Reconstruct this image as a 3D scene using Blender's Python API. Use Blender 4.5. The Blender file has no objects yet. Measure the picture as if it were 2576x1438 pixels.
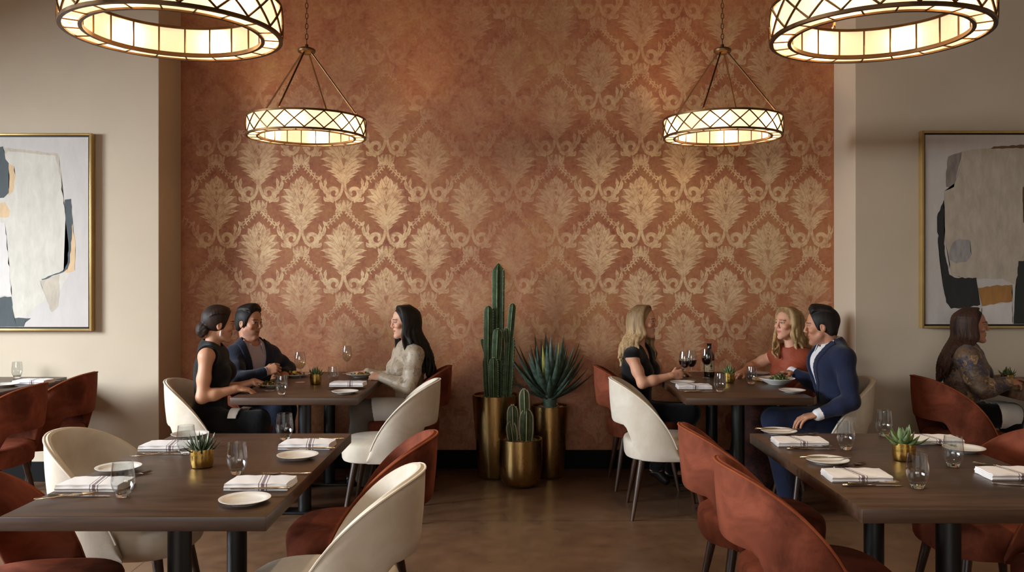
import bpy, bmesh, math, random
import numpy as np
from mathutils import Vector, Matrix
random.seed(7)
PI = math.pi
scene = bpy.context.scene
COL = scene.collection

# ------------------------------------------------------------------ camera constants
F_PX, CX, HY, EYE = 2128.0, 1293.0, 688.0, 1.48

def P(px, py, d):
    """point seen at photo position (px, py), d metres into the room"""
    return Vector(((px - CX) * d / F_PX, d, EYE - (py - HY) * d / F_PX))

def T(px, py, z=0.75):
    """point of the horizontal plane at height z seen at (px, py)"""
    d = F_PX * (EYE - z) / (py - HY)
    return Vector(((px - CX) * d / F_PX, d, z))

# ------------------------------------------------------------------ mesh helpers
class MB:
    def __init__(self):
        self.v = []; self.f = []; self.m = []
    def add(self, verts, faces, mi=0):
        o = len(self.v)
        self.v += [tuple(p) for p in verts]
        for f in faces:
            self.f.append([i + o for i in f]); self.m.append(mi)
        return self
    def box(self, c, s, mi=0, bev=0.0, rot=None):
        bm = bmesh.new()
        bmesh.ops.create_cube(bm, size=1.0)
        for v in bm.verts:
            v.co = Vector((v.co.x * s[0], v.co.y * s[1], v.co.z * s[2]))
        if bev > 0:
            bmesh.ops.bevel(bm, geom=list(bm.edges), offset=bev, segments=2, profile=0.5, affect='EDGES')
        bm.verts.index_update()
        c = Vector(c)
        vs = [((rot @ v.co) if rot else v.co) + c for v in bm.verts]
        fs = [[v.index for v in f.verts] for f in bm.faces]
        bm.free()
        return self.add(vs, fs, mi)
    def lathe(self, prof, n=32, c=(0, 0, 0), mi=0, star=None):
        """prof: [(r, z)...]; r == 0 closes with a pole; star(angle) scales the radius"""
        vs, rings = [], []
        for r, z in prof:
            if r < 1e-7:
                rings.append([len(vs)]); vs.append((c[0], c[1], c[2] + z))
            else:
                ids = []
                for k in range(n):
                    a = 2 * PI * k / n
                    q = r * (star(a) if star else 1.0)
                    ids.append(len(vs)); vs.append((c[0] + q * math.cos(a), c[1] + q * math.sin(a), c[2] + z))
                rings.append(ids)
        fs = []
        for A, B in zip(rings, rings[1:]):
            if len(A) == 1 and len(B) == 1: continue
            for k in range(n):
                k2 = (k + 1) % n
                if len(A) == 1: fs.append([A[0], B[k2], B[k]])
                elif len(B) == 1: fs.append([A[k], A[k2], B[0]])
                else: fs.append([A[k], A[k2], B[k2], B[k]])
        return self.add(vs, fs, mi)
    def tube(self, pts, rad, n=8, mi=0, cap=True, closed=False, flat=1.0, up=None):
        pts = [Vector(p) for p in pts]
        N = len(pts)
        rads = list(rad) if hasattr(rad, '__len__') else [rad] * N
        vs, fs = [], []
        prev = None
        for i, p in enumerate(pts):
            if closed: t = pts[(i + 1) % N] - pts[i - 1]
            else: t = pts[min(i + 1, N - 1)] - pts[max(i - 1, 0)]
            if t.length < 1e-9: t = Vector((0, 0, 1))
            t.normalize()
            if prev is None:
                ref = Vector(up) if up else (Vector((0, 0, 1)) if abs(t.z) < 0.9 else Vector((1, 0, 0)))
                nrm = (ref - t * ref.dot(t)).normalized()
            else:
                nrm = prev - t * prev.dot(t)
                nrm = nrm.normalized() if nrm.length > 1e-9 else prev
            prev = nrm
            b = t.cross(nrm)
            for k in range(n):
                a = 2 * PI * k / n
                vs.append(p + nrm * (math.cos(a) * rads[i] * flat) + b * (math.sin(a) * rads[i]))
        R = N if closed else N - 1
        for i in range(R):
            j = (i + 1) % N
            for k in range(n):
                k2 = (k + 1) % n
                fs.append([i * n + k, i * n + k2, j * n + k2, j * n + k])
        if cap and not closed:
            fs.append([k for k in range(n)][::-1])
            fs.append([(N - 1) * n + k for k in range(n)])
        return self.add(vs, fs, mi)
    def prism(self, poly, y0, y1, mi=0, axis='y'):
        """polygon in XZ extruded along y (axis='y') or in XY along z (axis='z')"""
        n = len(poly)
        if axis == 'y':
            vs = [(a, y0, b) for a, b in poly] + [(a, y1, b) for a, b in poly]
        else:
            vs = [(a, b, y0) for a, b in poly] + [(a, b, y1) for a, b in poly]
        fs = [list(range(n)), list(range(n, 2 * n))[::-1]]
        fs += [[i, i + n, (i + 1) % n + n, (i + 1) % n] for i in range(n)]
        return self.add(vs, fs, mi)
    def build(self, name, mats, parent=None, loc=None, smooth=True, angle=40, recalc=True):
        me = bpy.data.meshes.new(name)
        me.from_pydata(self.v, [], self.f)
        if not isinstance(mats, (list, tuple)): mats = [mats]
        for m in mats: me.materials.append(m)
        if len(mats) > 1: me.polygons.foreach_set('material_index', self.m)
        if recalc:
            bm = bmesh.new(); bm.from_mesh(me)
            bmesh.ops.recalc_face_normals(bm, faces=bm.faces)
            bm.to_mesh(me); bm.free()
        if smooth:
            me.polygons.foreach_set('use_smooth', [True] * len(me.polygons))
            try: me.set_sharp_from_angle(angle=math.radians(angle))
            except Exception: pass
        me.update()
        return link(name, me, parent, loc)

def link(name, me, parent=None, loc=None):
    o = bpy.data.objects.new(name, me)
    COL.objects.link(o)
    if parent is not None: o.parent = parent
    if loc is not None: o.location = loc
    return o

def tag(o, label=None, cat=None, group=None, kind=None):
    if label: o['label'] = label
    if cat: o['category'] = cat
    if group: o['group'] = group
    if kind: o['kind'] = kind
    return o

def thing(name, label, cat, loc=(0, 0, 0), rz=0.0, group=None):
    o = bpy.data.objects.new(name, None)
    COL.objects.link(o)
    o.empty_display_size = 0.05
    o.location = loc; o.rotation_euler = (0, 0, rz)
    return tag(o, label, cat, group)

def dup(root, loc, rz=0.0, label=None, group=None, mats=None):
    """copy of a thing with copies of its parts and sub-parts; mats swaps materials (sharing meshes otherwise)"""
    def cp(o, parent):
        c = o.copy()
        if mats and o.data is not None:
            key = (o.data.name, tuple(sorted(m.name for m in mats.values())))
            if key not in SWAP:
                me = o.data.copy()
                for i, m in enumerate(me.materials):
                    if m and m.name in mats: me.materials[i] = mats[m.name]
                SWAP[key] = me
            c.data = SWAP[key]
        COL.objects.link(c)
        if parent is not None: c.parent = parent
        for ch in list(o.children): cp(ch, c)
        return c
    r = cp(root, None)
    r.location = loc; r.rotation_euler = (0, 0, rz)
    if label: r['label'] = label
    if group: r['group'] = group
    return r
SWAP = {}

# ------------------------------------------------------------------ material helpers
def lin(h):
    h = h.lstrip('#')
    out = []
    for i in (0, 2, 4):
        c = int(h[i:i + 2], 16) / 255
        out.append(c / 12.92 if c <= 0.04045 else ((c + 0.055) / 1.055) ** 2.4)
    return tuple(out) + (1.0,)

class NT:
    """tiny wrapper to write node trees"""
    def __init__(self, name):
        self.mat = bpy.data.materials.new(name)
        self.mat.use_nodes = True
        self.t = self.mat.node_tree
        self.t.nodes.clear()
        self.out = self.t.nodes.new('ShaderNodeOutputMaterial')
    def n(self, kind, **kw):
        nd = self.t.nodes.new('ShaderNode' + kind)
        for k, v in kw.items():
            if k.startswith('i_'):
                key = k[2:]
                key = int(key) if key.isdigit() else key.replace('_', ' ')
                self.set(nd.inputs[key], v)
            else: setattr(nd, k, v)
        return nd
    def set(self, sock, v):
        if isinstance(v, bpy.types.NodeSocket): self.t.links.new(v, sock)
        elif isinstance(v, bpy.types.Node): self.t.links.new(v.outputs[0], sock)
        else: sock.default_value = v
    def math(self, op, a, b=None, clamp=False):
        nd = self.t.nodes.new('ShaderNodeMath'); nd.operation = op; nd.use_clamp = clamp
        self.set(nd.inputs[0], a)
        if b is not None: self.set(nd.inputs[1], b)
        return nd.outputs[0]
    def mix(self, fac, a, b, blend='MIX'):
        nd = self.t.nodes.new('ShaderNodeMix'); nd.data_type = 'RGBA'; nd.blend_type = blend
        self.set(nd.inputs[0], fac); self.set(nd.inputs[6], a); self.set(nd.inputs[7], b)
        return nd.outputs[2]
    def ramp(self, fac, stops):
        nd = self.t.nodes.new('ShaderNodeValToRGB')
        els = nd.color_ramp.elements
        while len(els) < len(stops): els.new(0.5)
        for e, (p, c) in zip(els, stops):
            e.position = p
            e.color = c if hasattr(c, '__len__') else (c, c, c, 1)
        self.set(nd.inputs[0], fac)
        return nd.outputs[0]
    def coords(self, scale=(1, 1, 1), which='Object', loc=(0, 0, 0), rot=(0, 0, 0)):
        tc = self.t.nodes.new('ShaderNodeTexCoord')
        mp = self.t.nodes.new('ShaderNodeMapping')
        mp.inputs['Scale'].default_value = scale
        mp.inputs['Location'].default_value = loc
        mp.inputs['Rotation'].default_value = rot
        self.t.links.new(tc.outputs[which], mp.inputs[0])
        return mp.outputs[0]
    def noise(self, vec, scale, detail=4, rough=0.55, dist=0.0):
        nd = self.t.nodes.new('ShaderNodeTexNoise')
        self.set(nd.inputs['Vector'], vec)
        nd.inputs['Scale'].default_value = scale; nd.inputs['Detail'].default_value = detail
        nd.inputs['Roughness'].default_value = rough; nd.inputs['Distortion'].default_value = dist
        return nd.outputs[0]
    def bump(self, h, strength=0.2, dist=0.01):
        nd = self.t.nodes.new('ShaderNodeBump')
        nd.inputs['Strength'].default_value = strength; nd.inputs['Distance'].default_value = dist
        self.set(nd.inputs['Height'], h)
        return nd.outputs[0]
    def pbr(self, color, rough=0.5, metal=0.0, normal=None, **kw):
        b = self.t.nodes.new('ShaderNodeBsdfPrincipled')
        self.set(b.inputs['Base Color'], color)
        self.set(b.inputs['Roughness'], rough)
        self.set(b.inputs['Metallic'], metal)
        if normal is not None: self.set(b.inputs['Normal'], normal)
        for k, v in kw.items(): self.set(b.inputs[k.replace('_', ' ')], v)
        self.t.links.new(b.outputs[0], self.out.inputs[0])
        return b
    def surf(self, sock): self.set(self.out.inputs[0], sock); return self.mat

def paint(name, hexcol, rough=0.6, var=0.06, scale=6.0, bump=0.05, **kw):
    t = NT(name); v = t.coords()
    n = t.noise(v, scale, 5)
    c = lin(hexcol)
    lo = tuple(x * (1 - var * 2) for x in c[:3]) + (1,); hi = tuple(min(1, x * (1 + var * 2)) for x in c[:3]) + (1,)
    col = t.ramp(n, [(0.3, lo), (0.7, hi)])
    fine = t.noise(v, scale * 40, 3)
    t.pbr(col, rough, 0.0, t.bump(fine, bump, 0.002), **kw)
    return t.mat

def metal(name, hexcol, rough=0.3, var=0.1, scale=(8, 8, 8), bump=0.02):
    t = NT(name); v = t.coords(scale)
    n = t.noise(v, 3.0, 5)
    c = lin(hexcol)
    lo = tuple(x * (1 - var) for x in c[:3]) + (1,); hi = tuple(min(1, x * (1 + var)) for x in c[:3]) + (1,)
    r = t.ramp(n, [(0.3, max(0.02, rough - 0.07)), (0.7, rough + 0.07)])
    t.pbr(t.ramp(n, [(0.3, lo), (0.7, hi)]), r, 1.0, t.bump(t.noise(v, 40, 2), bump, 0.001))
    return t.mat

def velvet(name, hexcol, hexlight, sheen=0.6):
    t = NT(name); v = t.coords()
    n = t.noise(v, 5.5, 5, 0.6, 0.6)
    n2 = t.noise(v, 190, 2)
    col = t.ramp(n, [(0.34, lin(hexcol)), (0.72, lin(hexlight))])
    t.pbr(col, 0.85, 0.0, t.bump(n2, 0.25, 0.0015), Sheen_Weight=sheen, Sheen_Roughness=0.35,
          Sheen_Tint=lin(hexlight), Specular_IOR_Level=0.15)
    return t.mat

def wood(name, dark, light, rough=0.4, axis=1, coat=0.0):
    t = NT(name)
    s = [14, 14, 14]; s[axis] = 1.1
    v = t.coords(tuple(s))
    n = t.noise(v, 2.2, 7, 0.62, 0.4)
    w = t.noise(t.coords((1, 1, 1)), 2.5, 3)
    m = t.math('ADD', t.math('MULTIPLY', n, 0.75), t.math('MULTIPLY', w, 0.25))
    col = t.ramp(m, [(0.36, lin(dark)), (0.64, lin(light))])
    t.pbr(col, t.ramp(n, [(0.3, rough - 0.06), (0.7, rough + 0.08)]), 0.0, t.bump(n, 0.05, 0.002), Coat_Weight=coat, Coat_Roughness=0.25)
    return t.mat

M = {}
# ------------------------------------------------------------------ materials
M['plaster'] = paint('beige_plaster', '#cdbaa2', 0.8, 0.02, 2.0, 0.04)
M['ceiling'] = paint('ceiling_paint', '#5e5044', 0.9, 0.02)
M['skirting'] = paint('black_skirting_paint', '#0b0a09', 0.8, 0.05, Specular_IOR_Level=0.2)
M['rust'] = velvet('rust_velvet', '#562819', '#924d36', 0.4)
M['rustpipe'] = velvet('rust_piping_velvet', '#7a3a20', '#97502f', 0.3)
M['cream'] = velvet('cream_velvet', '#c6b6a2', '#dacebe', 0.22)
M['creampipe'] = velvet('cream_piping_velvet', '#d9cab6', '#eadfce', 0.2)
M['walnut'] = wood('walnut_leg_wood', '#2c1a10', '#4a2f1e', 0.4, 2)
M['tabletop'] = wood('dark_table_wood', '#352216', '#503625', 0.38, 0, 0.08)
M['blackmetal'] = paint('black_powder_coat', '#0e0e10', 0.42, 0.08)
M['brass'] = metal('brushed_brass', '#cfa556', 0.24, 0.05, (3, 3, 22))
M['agedbrass'] = metal('aged_brass', '#bd9a62', 0.26, 0.05, (5, 5, 1.2), 0.004)
M['bronze'] = metal('dark_bronze', '#6e5238', 0.42, 0.15)
M['goldframe'] = paint('gilt_frame', '#c2a063', 0.35, 0.05, 8, 0.02, Metallic=0.55)
M['steel'] = metal('champagne_steel', '#bcaea0', 0.22, 0.05)
M['china'] = paint('white_china', '#f1ece4', 0.18, 0.01, 3, 0.0, Coat_Weight=0.4)
M['soil'] = paint('dark_potting_soil', '#2b2018', 0.95, 0.3, 60, 0.8)
M['linen'] = paint('white_linen', '#efe9e2', 0.9, 0.02, 20, 0.25)
M['dark'] = paint('dark_cloth_black', '#0d0c0e', 0.8, 0.1, 20, 0.2)

def gravel():
    t = NT('tan_gravel'); v = t.coords()
    vo = t.n('TexVoronoi', i_Scale=70.0); t.set(vo.inputs['Vector'], v)
    col = t.ramp(t.noise(v, 45, 2), [(0.3, lin('#6d5138')), (0.55, lin('#a78663')), (0.75, lin('#c4a684'))])
    t.pbr(col, 0.85, 0.0, t.bump(vo.outputs['Distance'], 0.9, 0.01))
    return t.mat
M['gravel'] = gravel()

def napkin_mat():
    t = NT('striped_linen_napkin'); v = t.coords()
    sep = t.n('SeparateXYZ'); t.set(sep.inputs[0], v)
    x = t.math('ADD', sep.outputs[0], t.math('MULTIPLY', sep.outputs[1], 0.18))
    def band(c, w):
        return t.math('LESS_THAN', t.math('ABSOLUTE', t.math('SUBTRACT', x, c)), w)
    s = t.math('MAXIMUM', band(0.012, 0.0055), t.math('MAXIMUM', band(-0.001, 0.0016), band(0.025, 0.0016)))
    col = t.mix(t.math('MULTIPLY', s, 0.85), lin('#f0e8e4'), lin('#5e2c3c'))
    wv = t.noise(t.coords((1, 1, 1)), 500, 2)
    t.pbr(col, 0.9, 0.0, t.bump(wv, 0.3, 0.001), Sheen_Weight=0.1)
    return t.mat
M['napkin'] = napkin_mat()

def thin_glass(name, tint, ior=1.45, gloss=1.0):
    t = NT(name)
    lw = t.n('LayerWeight', i_Blend=0.5)
    fr = t.math('ADD', t.math('MULTIPLY', t.math('POWER', lw.outputs['Facing'], 3.0), 0.7), 0.055)
    tr = t.n('BsdfTransparent', i_Color=tint)
    gl = t.n('BsdfGlossy', i_Color=(gloss, gloss, gloss, 1), i_Roughness=0.02)
    mx = t.n('MixShader')
    t.set(mx.inputs[0], fr); t.set(mx.inputs[1], tr); t.set(mx.inputs[2], gl)
    return t.surf(mx)
M['glass'] = thin_glass('thin_clear_glass', (0.93, 0.94, 0.94, 1), 1.5)
def solid_glass(name, col, rough=0.0, ior=1.45):
    t = NT(name)
    g = t.n('BsdfGlass', i_Color=col, i_Roughness=rough, i_IOR=ior)
    return t.surf(g)
M['glassbase'] = solid_glass('thick_clear_glass', (0.97, 0.97, 0.96, 1))
M['paneglass'] = thin_glass('window_pane_glass', (0.95, 0.96, 0.96, 1))

def liquid(name, col, rough=0.05):
    t = NT(name)
    t.pbr(lin(col), rough, 0.0, None, Coat_Weight=0.5)
    return t.mat
M['redwine'] = liquid('red_wine', '#1c0306')
def white_wine():
    t = NT('white_wine')
    tr = t.n('BsdfTransparent', i_Color=(0.975, 0.89, 0.76, 1))
    gl = t.n('BsdfGlossy', i_Color=(1, 0.95, 0.8, 1), i_Roughness=0.05)
    df = t.n('BsdfDiffuse', i_Color=lin('#f2d4ac'))
    m1 = t.n('MixShader', i_0=0.12); t.set(m1.inputs[1], tr); t.set(m1.inputs[2], df)
    m2 = t.n('MixShader', i_0=0.06); t.set(m2.inputs[1], m1); t.set(m2.inputs[2], gl)
    return t.surf(m2)
M['whitewine'] = white_wine()
M['bottleglass'] = liquid('dark_bottle_glass', '#120a08', 0.06)
M['paperlabel'] = paint('cream_bottle_label', '#cdb58f', 0.7, 0.06)
M['ink'] = paint('dark_label_ink', '#2a1c14', 0.7)

def wallpaper_base_color(t):
    v = t.coords()
    n1 = t.noise(v, 1.4, 6, 0.62)
    n2 = t.noise(v, 9.0, 8, 0.7, 0.5)
    n3 = t.noise(v, 46.0, 6, 0.7)
    m = t.math('ADD', t.math('MULTIPLY', n1, 0.32), t.math('ADD', t.math('MULTIPLY', n2, 0.36), t.math('MULTIPLY', n3, 0.32)))
    return t.ramp(m, [(0.38, lin('#8b4c32')), (0.455, lin('#a36242')), (0.525, lin('#ae714b')), (0.59, lin('#b5814f')), (0.66, lin('#c39962'))]), v, n2, n3

def wallpaper_base():
    t = NT('terracotta_wallpaper')
    col, v, n2, n3 = wallpaper_base_color(t)
    t.pbr(col, t.ramp(n2, [(0.3, 0.42), (0.7, 0.6)]), t.ramp(n3, [(0.45, 0.0), (0.7, 0.2)]), t.bump(n3, 0.12, 0.003))
    return t.mat
def wallpaper_gold(name='damask_gold_foil', amount=1.0):
    t = NT(name)
    col, v, n2, n3 = wallpaper_base_color(t)
    # broad fade, part wear, part lamp sheen painted into the print: densest in two fields, thin in the middle and above
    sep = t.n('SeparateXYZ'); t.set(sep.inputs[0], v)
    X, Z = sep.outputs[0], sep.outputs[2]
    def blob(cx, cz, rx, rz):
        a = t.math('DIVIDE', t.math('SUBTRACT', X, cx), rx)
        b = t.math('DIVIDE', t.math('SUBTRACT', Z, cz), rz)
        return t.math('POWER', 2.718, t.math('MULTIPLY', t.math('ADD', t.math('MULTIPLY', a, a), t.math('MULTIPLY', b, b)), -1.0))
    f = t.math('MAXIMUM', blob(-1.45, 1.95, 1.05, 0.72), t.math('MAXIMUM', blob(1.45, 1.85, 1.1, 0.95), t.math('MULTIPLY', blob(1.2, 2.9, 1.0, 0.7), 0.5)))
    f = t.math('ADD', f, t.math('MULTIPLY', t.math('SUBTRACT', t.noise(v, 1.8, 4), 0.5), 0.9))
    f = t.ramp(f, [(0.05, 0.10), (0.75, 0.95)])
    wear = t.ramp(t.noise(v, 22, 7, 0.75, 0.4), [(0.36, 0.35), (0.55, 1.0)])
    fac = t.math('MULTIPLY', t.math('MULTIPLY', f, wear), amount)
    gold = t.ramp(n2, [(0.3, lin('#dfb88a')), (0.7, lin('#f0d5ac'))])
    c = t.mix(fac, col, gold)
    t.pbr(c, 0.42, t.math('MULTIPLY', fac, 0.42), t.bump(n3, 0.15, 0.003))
    return t.mat
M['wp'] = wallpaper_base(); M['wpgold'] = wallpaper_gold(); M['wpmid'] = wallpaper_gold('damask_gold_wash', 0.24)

def floor_mat():
    t = NT('polished_brown_concrete'); v = t.coords()
    n1 = t.noise(v, 1.1, 6, 0.6); n2 = t.noise(v, 7, 7, 0.65)
    m = t.math('ADD', t.math('MULTIPLY', n1, 0.6), t.math('MULTIPLY', n2, 0.4))
    col = t.ramp(m, [(0.35, lin('#57402f')), (0.5, lin('#6b4f3a')), (0.65, lin('#7a5c45'))])
    sep = t.n('SeparateXYZ'); t.set(sep.inputs[0], v)
    def joint(s, off, per):
        f = t.math('FRACT', t.math('DIVIDE', t.math('ADD', s, off), per))
        return t.math('LESS_THAN', t.math('ABSOLUTE', t.math('SUBTRACT', f, 0.5)), 0.003 / per)
    j = t.math('MAXIMUM', joint(sep.outputs[1], -5.07 + 1.5 + 30, 3.0), joint(sep.outputs[0], 61.0 + 4.95, 6.1))
    col = t.mix(t.math('MULTIPLY', j, 0.75), col, lin('#20150f'))
    t.pbr(col, t.ramp(n2, [(0.3, 0.26), (0.7, 0.4)]), 0.0, t.bump(t.math('SUBTRACT', t.math('MULTIPLY', n2, 0.15), j), 0.15, 0.003))
    return t.mat
M['floor'] = floor_mat()

def shade_mat(name, em):
    t = NT(name); v = t.coords()
    n = t.noise(v, 7, 4, 0.6)
    col = t.ramp(n, [(0.3, (1.0, 0.74, 0.45, 1)), (0.7, (1.0, 0.81, 0.55, 1))])
    e = t.n('Emission', i_Strength=em); t.set(e.inputs[0], col)
    tl = t.n('BsdfTranslucent', i_Color=(0.38, 0.34, 0.26, 1))
    df = t.n('BsdfDiffuse', i_Color=(0.70, 0.60, 0.44, 1))
    mx = t.n('MixShader', i_0=0.35); t.set(mx.inputs[1], tl); t.set(mx.inputs[2], df)
    tp = t.n('BsdfTransparent', i_Color=(1, 0.95, 0.86, 1))
    mt = t.n('MixShader', i_0=0.28); t.set(mt.inputs[1], mx); t.set(mt.inputs[2], tp)
    ad = t.n('AddShader'); t.set(ad.inputs[0], mt); t.set(ad.inputs[1], e)
    return t.surf(ad)
M['shade'] = shade_mat('alabaster_glass_panel', 0.46)

def leafmat(name, dark, light, stripe=None, rough=0.5):
    t = NT(name); v = t.coords()
    n = t.noise(v, 30, 3)
    col = t.ramp(n, [(0.3, lin(dark)), (0.7, lin(light))])
    t.pbr(col, rough, 0.0, t.bump(t.noise(v, 120, 2), 0.1, 0.002), Subsurface_Weight=0.0)
    return t.mat
M['succ'] = leafmat('succulent_green', '#43552c', '#7f9058')
M['succdark'] = leafmat('haworthia_green', '#1f2a1c', '#43553a')
M['succpale'] = leafmat('haworthia_white_edge', '#9aa487', '#c3c9ad')
M['agave'] = leafmat('blue_green_agave', '#26382f', '#566a5a')
M['agavey'] = leafmat('yellowed_agave', '#7a7434', '#a39a48')
M['cactus'] = leafmat('cactus_green', '#1b2c15', '#3a5428')
M['cactus2'] = leafmat('young_cactus_green', '#2a3a1e', '#4c5a30')
M['spine'] = paint('pale_cactus_spine', '#cfc9a8', 0.7)
M['cactusrib'] = leafmat('cactus_rib_edge', '#5c7850', '#89a07a')
M['salad'] = leafmat('salad_leaf', '#3d4d1c', '#7c8a3c')
M['saladd'] = leafmat('dark_salad_leaf', '#1f2412', '#40441e')
M['lemon'] = paint('yellow_lemon', '#d9b53a', 0.5)
M['meat'] = paint('browned_food', '#7a4a22', 0.6, 0.3, 40)
M['bread'] = paint('toasted_bread', '#c79a66', 0.8, 0.2, 40)
# ------------------------------------------------------------------ room shell
XL, XR, YF, YB, YW, ZC = -5.6, 5.6, -4.0, 6.44, 6.04, 4.3
NX0, NX1 = -2.536, 2.436          # the papered recess

def struct(name, mb, mats, smooth=False):
    o = mb.build(name, mats, smooth=smooth)
    o['kind'] = 'structure'
    return o

struct('floor', MB().box(((XL + XR) / 2, (YF + YB) / 2 + 0.15, -0.05), (XR - XL + 0.6, YB - YF + 0.9, 0.1)), M['floor'])
struct('ceiling', MB().box(((XL + XR) / 2, (YF + YB) / 2 + 0.15, ZC + 0.05), (XR - XL + 0.6, YB - YF + 0.9, 0.1)), M['ceiling'])
struct('wall_back_left', MB().box(((XL + NX0) / 2, (YW + YB) / 2 + 0.05, ZC / 2), (NX0 - XL, YB - YW + 0.1, ZC), bev=0.004), M['plaster'])
struct('wall_back_right', MB().box(((XR + NX1) / 2, (YW + YB) / 2 + 0.05, ZC / 2), (XR - NX1, YB - YW + 0.1, ZC), bev=0.004), M['plaster'])
struct('wall_right', MB().box((XR + 0.1, (YF + YB) / 2, ZC / 2), (0.2, YB - YF + 0.4, ZC)), M['plaster'])

def wall_with_holes(name, axis, pos, thick, a0, a1, holes):
    """axis 'x': plane x = pos running along y; holes: (a_lo, a_hi, z_lo, z_hi)"""
    mb = MB()
    def slab(u0, u1, z0, z1):
        c, s = (u0 + u1) / 2, u1 - u0
        if axis == 'x': mb.box((pos, c, (z0 + z1) / 2), (thick, s, z1 - z0))
        else: mb.box((c, pos, (z0 + z1) / 2), (s, thick, z1 - z0))
    u = a0
    for lo, hi, z0, z1 in holes:
        if lo > u: slab(u, lo, 0, ZC)
        slab(lo, hi, 0, z0); slab(lo, hi, z1, ZC)
        u = hi
    if a1 > u: slab(u, a1, 0, ZC)
    return struct(name, mb, M['plaster'])

LEFT_WIN = [(0.2, 2.2, 0.5, 2.7), (2.6, 4.6, 0.5, 2.7)]
FRONT_WIN = [(-4.6, -2.2, 0.5, 2.9), (-1.6, 0.8, 0.5, 2.9)]
wall_with_holes('wall_left', 'x', XL - 0.1, 0.2, YF - 0.2, YB + 0.2, LEFT_WIN)
wall_with_holes('wall_front', 'y', YF - 0.1, 0.2, XL, XR, FRONT_WIN)

def window(n, axis, pos, hole):
    lo, hi, z0, z1 = hole
    def bar(mb, u0, u1, a, b, th=0.06):
        c = ((u0 + u1) / 2, (a + b) / 2)
        if axis == 'x': mb.box((pos, c[0], c[1]), (th, u1 - u0, b - a))
        else: mb.box((c[0], pos, c[1]), (u1 - u0, th, b - a))
    mb = MB(); w = 0.05
    bar(mb, lo, lo + w, z0, z1); bar(mb, hi - w, hi, z0, z1)
    bar(mb, lo + w, hi - w, z0, z0 + w); bar(mb, lo + w, hi - w, z1 - w, z1)
    bar(mb, (lo + hi) / 2 - 0.02, (lo + hi) / 2 + 0.02, z0 + w, z1 - w)
    fr = struct('window_%d' % n, mb, M['blackmetal'])
    g = MB(); bar(g, lo + w, hi - w, z0 + w, z1 - w, 0.012)
    g.build('window_pane', M['paneglass'], fr, smooth=False)
k = 1
for h in LEFT_WIN: window(k, 'x', XL - 0.1, h); k += 1
for h in FRONT_WIN: window(k, 'y', YF - 0.1, h); k += 1

# baseboards
def board(name, x0, x1, y):
    struct(name, MB().box(((x0 + x1) / 2, y - 0.009, 0.07), (x1 - x0, 0.018, 0.14), bev=0.003), M['skirting'])
board('baseboard_back', NX0, NX1, YB)
board('baseboard_left', XL, NX0 + 0.002, YW)
board('baseboard_right', NX1 - 0.002, XR, YW)

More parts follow.
